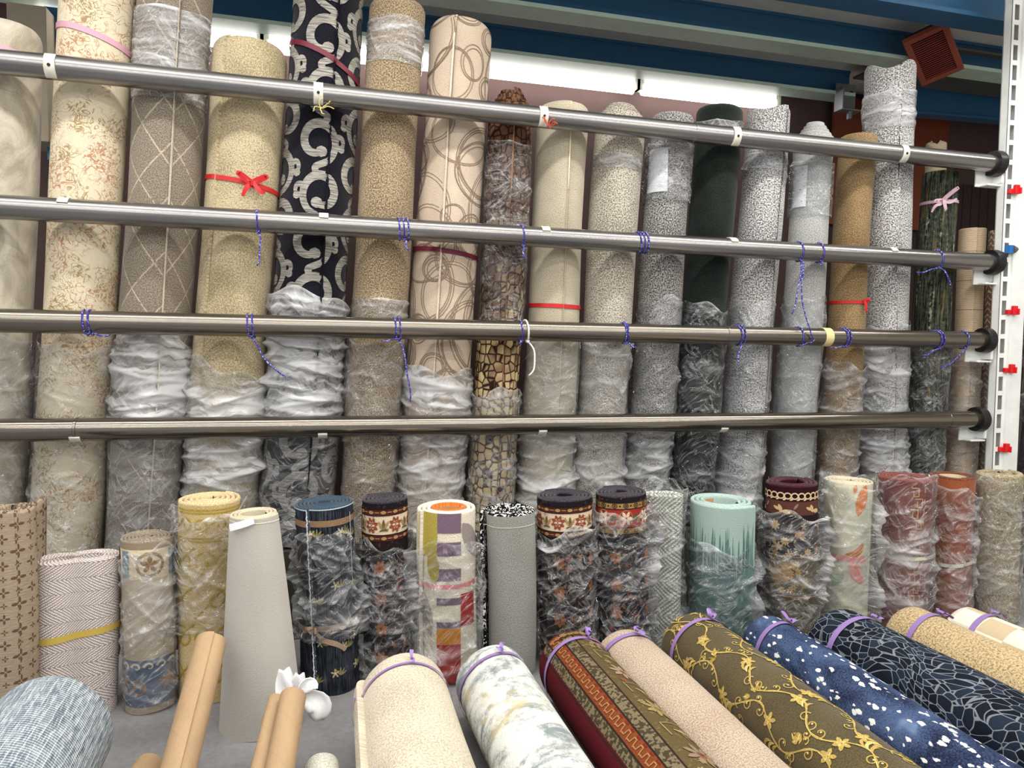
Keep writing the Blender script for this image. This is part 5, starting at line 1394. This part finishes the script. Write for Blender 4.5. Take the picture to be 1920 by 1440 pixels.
lean_tube('brown cardboard tube with white tissue stuffed in its end', (548, 1306), 2.10, (523, 1440), 1.86, 0.040)
lean_tube('thin brown cardboard tube tucked left of the tissue stuffed one', (517, 1312), 2.14, (486, 1440), 1.90, 0.028)
h = np.array(at_z(280, 1410, 0.09)); h[2] = 0.047
card('short brown cardboard tube lying low by the blue grey roll', h, h+np.array([-0.14, -0.75, 0]), 0.045)
# tissue
def sheet(name, pts, w, seed, parent, mat):
    pts = np.asarray(pts, float); rd = np.random.RandomState(seed); n = len(pts); m = 7; V = []
    tg = np.gradient(pts, axis=0)
    for i in range(n):
        s_ = np.cross(tg[i], [0.15, -1, 0.2]); s_ /= np.linalg.norm(s_)
        for j in range(m):
            k = j/(m-1)-0.5; V.append(pts[i]+s_*k*w[i]+np.array([0, 1, 0])*(0.010*math.cos(k*6+i*0.35)+rd.uniform(-.0012, .0012)))
    o = mesh_obj(name, V, [(i*m+j, i*m+j+1, (i+1)*m+j+1, (i+1)*m+j) for i in range(n-1) for j in range(m-1)], mat, parent, smooth=True)
    q = o.modifiers.new('solid', 'SOLIDIFY'); q.thickness = 0.002; return o
TIS = plain('white_tissue', rgb(240, 241, 244), 0.8)
c = np.array(at(545, 1285, 2.14))
ti = empty('tissue_paper', Matrix.Translation(tuple(c)), 'crumpled white tissue paper sticking out of the cardboard tube end', 'tissue')
for q_, (dx_, w_) in enumerate(((-0.012, 0.052), (0.010, 0.044))):
    kz = np.linspace(0, 1, 11)[:, None]
    sheet('tuft', np.array([dx_, 0.008*q_, -0.055])*(1-kz)+np.array([dx_*1.6+0.01*q_, 0.012-0.014*q_, 0.045-0.012*q_])*kz, w_*(0.45+0.6*np.sin(np.linspace(0.3, PI*0.93, 11))), 11+q_, ti, TIS)
c2 = np.array(at(586, 1322, 2.14))-c
e1 = np.array(at(596, 1288, 2.10))-c; s0 = np.array(at(560, 1298, 2.12))-c
k = np.linspace(0, 1, 9)[:, None]
sheet('loose_sheet', s0*(1-k)+e1*k+np.array([0, 0, 0.012])*np.sin(k*PI), 0.006+0.036*np.sin(np.linspace(0.1, PI-0.05, 9)), 3, ti, TIS)
e2 = np.array(at(592, 1350, 2.12))-c
sheet('loose_sheet', s0*(1-k)+e2*k+np.array([0.03, 0, 0.0])*np.sin(k*PI), 0.012+0.062*np.sin(np.linspace(0.2, PI*0.8, 9)), 4, ti, TIS)
h = np.array(at_z(598, 1402, 0.10)); h[2] = 0.052
Roll('rug_roll', 'small fluffy white rug roll lying beside the cardboard tubes', 'rug roll', h+np.array([0.02, -0.7, 0]), h, 0.05, pile('fluffy_white', rgb(206, 200, 180), rgb(246, 244, 234), 140, 0.3, 0.66, 0.1, 0.8), dome=0.15, front=(0, -0.35, 1), oval=0.06, seed=70)

# ------------------------------------------------------------------ cords tied round the pipes
def m_cord(name, a, b, f=0.006):
    g = G(name); x, y, z = g.obj()
    n = g.noise(g.vec(x, y, z), 190, 1)
    return g.shade(g.mix(n.gt(0.6), a, b), n, strength=0.4, rough=0.6)
CORD = m_cord('blue_white_cord', rgb(58, 50, 150), rgb(196, 200, 236)); CORDW = m_cord('white_cord', rgb(226, 226, 220), rgb(250, 250, 246))
pipe_name = ['topmost pipe', 'second pipe', 'third pipe', 'lowest pipe']
def cord(i, px, loops, tails, where, color='blue', sp=0.018, r=0.0034):
    rt, M, a, ux, Lp = PIPES[i]
    x0 = on_pipe(i, px)
    c0 = M @ Vector((x0, 0, 0))
    root = empty('tied_cord', Matrix.Translation(c0), '%s cord %s %s %s' % (color, {1: 'looped once on', 2: 'looped twice on', 3: 'wound three times on'}[loops], pipe_name[i], where), 'cord', 'cords tied to the pipes')
    mt = CORDW if color == 'white' else CORD
    Ro = M.to_3x3(); rr = PIPE_R+r*0.9
    k = np.linspace(0, 1, 26*loops)
    th = -PI/2+k*2*PI*loops-0.6; xx = (k-0.5)*sp*loops
    P = [tuple(Ro @ Vector((xx[q], rr*math.cos(th[q]+PI)*1.0, rr*math.sin(th[q]+PI)))) for q in range(len(k))]
    MB().tube(P, r, 6).build('coil', mt, root, smooth=True)
    low = Ro @ Vector((0, -rr*0.45, -rr*0.9))
    if tails:
        MB().tube([low+Vector((-0.008, 0, 0.003)), low+Vector((0, -0.006, -0.004)), low+Vector((0.008, 0, 0.003))], [r*0.8, r*1.9, r*0.8], 7).build('knot', mt, root, smooth=True)
    for (ex, ey, wob) in tails:
        e = Vector(tuple(at(ex, ey, PIPE_Y-0.055)))-c0
        pts = []
        n = 16
        for q in range(n):
            t_ = q/(n-1); p_ = low*(1-t_)+e*t_
            p_ = p_+Vector((wob*math.sin(t_*PI)+0.004*math.sin(t_*9), -0.012*math.sin(t_*PI), 0.006*math.sin(t_*7)*t_)); pts.append(p_)
        MB().tube(pts, r*0.9, 6).build('tail', mt, root, smooth=True)
cord(1, 485, 1, [(481, 500, 0.012)], 'in front of the wheat shag roll')
cord(1, 757, 3, [(766, 473, 0.0)], 'between the sandy roll and the ring roll')
cord(1, 979, 1, [(986, 488, -0.006)], 'in front of the honeycomb roll')
cord(1, 1203, 3, [], 'by the dark grey roll')
cord(1, 1497, 1, [(1484, 590, 0.006), (1500, 528, 0.01), (1524, 640, -0.03)], 'before the pale grey labelled roll')
cord(1, 1535, 1, [(1538, 498, 0.0)], 'left of the golden tan roll')
cord(1, 1756, 1, [(1718, 512, 0.0), (1781, 536, 0.01)], 'in front of the dark green streaked roll')
cord(2, 168, 2, [(206, 629, 0.004)], 'in front of the cream floral roll')
cord(2, 472, 2, [(535, 710, -0.012)], 'left of the black scroll roll')
cord(2, 746, 2, [(714, 640, 0.0), (768, 755, 0.014)], 'between the sandy roll and the ring roll')
cord(2, 976, 1, [(972, 645, 0.0)], 'left of the plain cream roll')
cord(2, 987, 1, [(991, 706, 0.03)], 'in front of the plain cream roll', 'white', r=0.0042)
cord(2, 1170, 2, [(1192, 652, 0.0)], 'in front of the grey beige roll', sp=0.010)
cord(2, 1386, 2, [(1383, 680, -0.01)], 'right of the dark green plush roll')
cord(2, 1497, 1, [(1527, 637, 0.0)], 'in front of the pale grey roll')
cord(2, 1582, 2, [(1556, 652, 0.0)], 'in front of the golden tan roll')
cord(2, 1756, 2, [(1728, 668, -0.004)], 'in front of the dark green streaked roll')
cord(2, 1804, 1, [(1764, 690, 0.012)], 'in front of the beige ribbed mat')
# frayed bits of string by the clips
def fray(px, py, col, seed, label):
    rd = random.Random(seed); c = np.array(at(px, py, PIPE_Y-PIPE_R-0.006)); root = empty('string_scrap', Matrix.Translation(tuple(c)), label, 'string')
    mt = plain('string_'+label.split()[0], col, 0.7)
    for q in range(5):
        pts = [Vector((0, 0, 0))]; d = Vector((rd.uniform(-1, 1), -0.2, rd.uniform(-0.6, 0.9))).normalized()
        for s_ in range(7): d = (d+Vector((rd.uniform(-.8, .8), rd.uniform(-.2, .1), rd.uniform(-.8, .8)))).normalized(); pts.append(pts[-1]+d*0.007)
        MB().tube(pts, 0.0022, 5).build('strand', mt, root, smooth=True)
fray(1030, 237, rgb(206, 78, 44), 3, 'orange frayed string scrap by the topmost pipe clip above the cream roll')
fray(604, 203, rgb(206, 196, 120), 5, 'yellow frayed string scrap under the topmost pipe clip by the black roll')
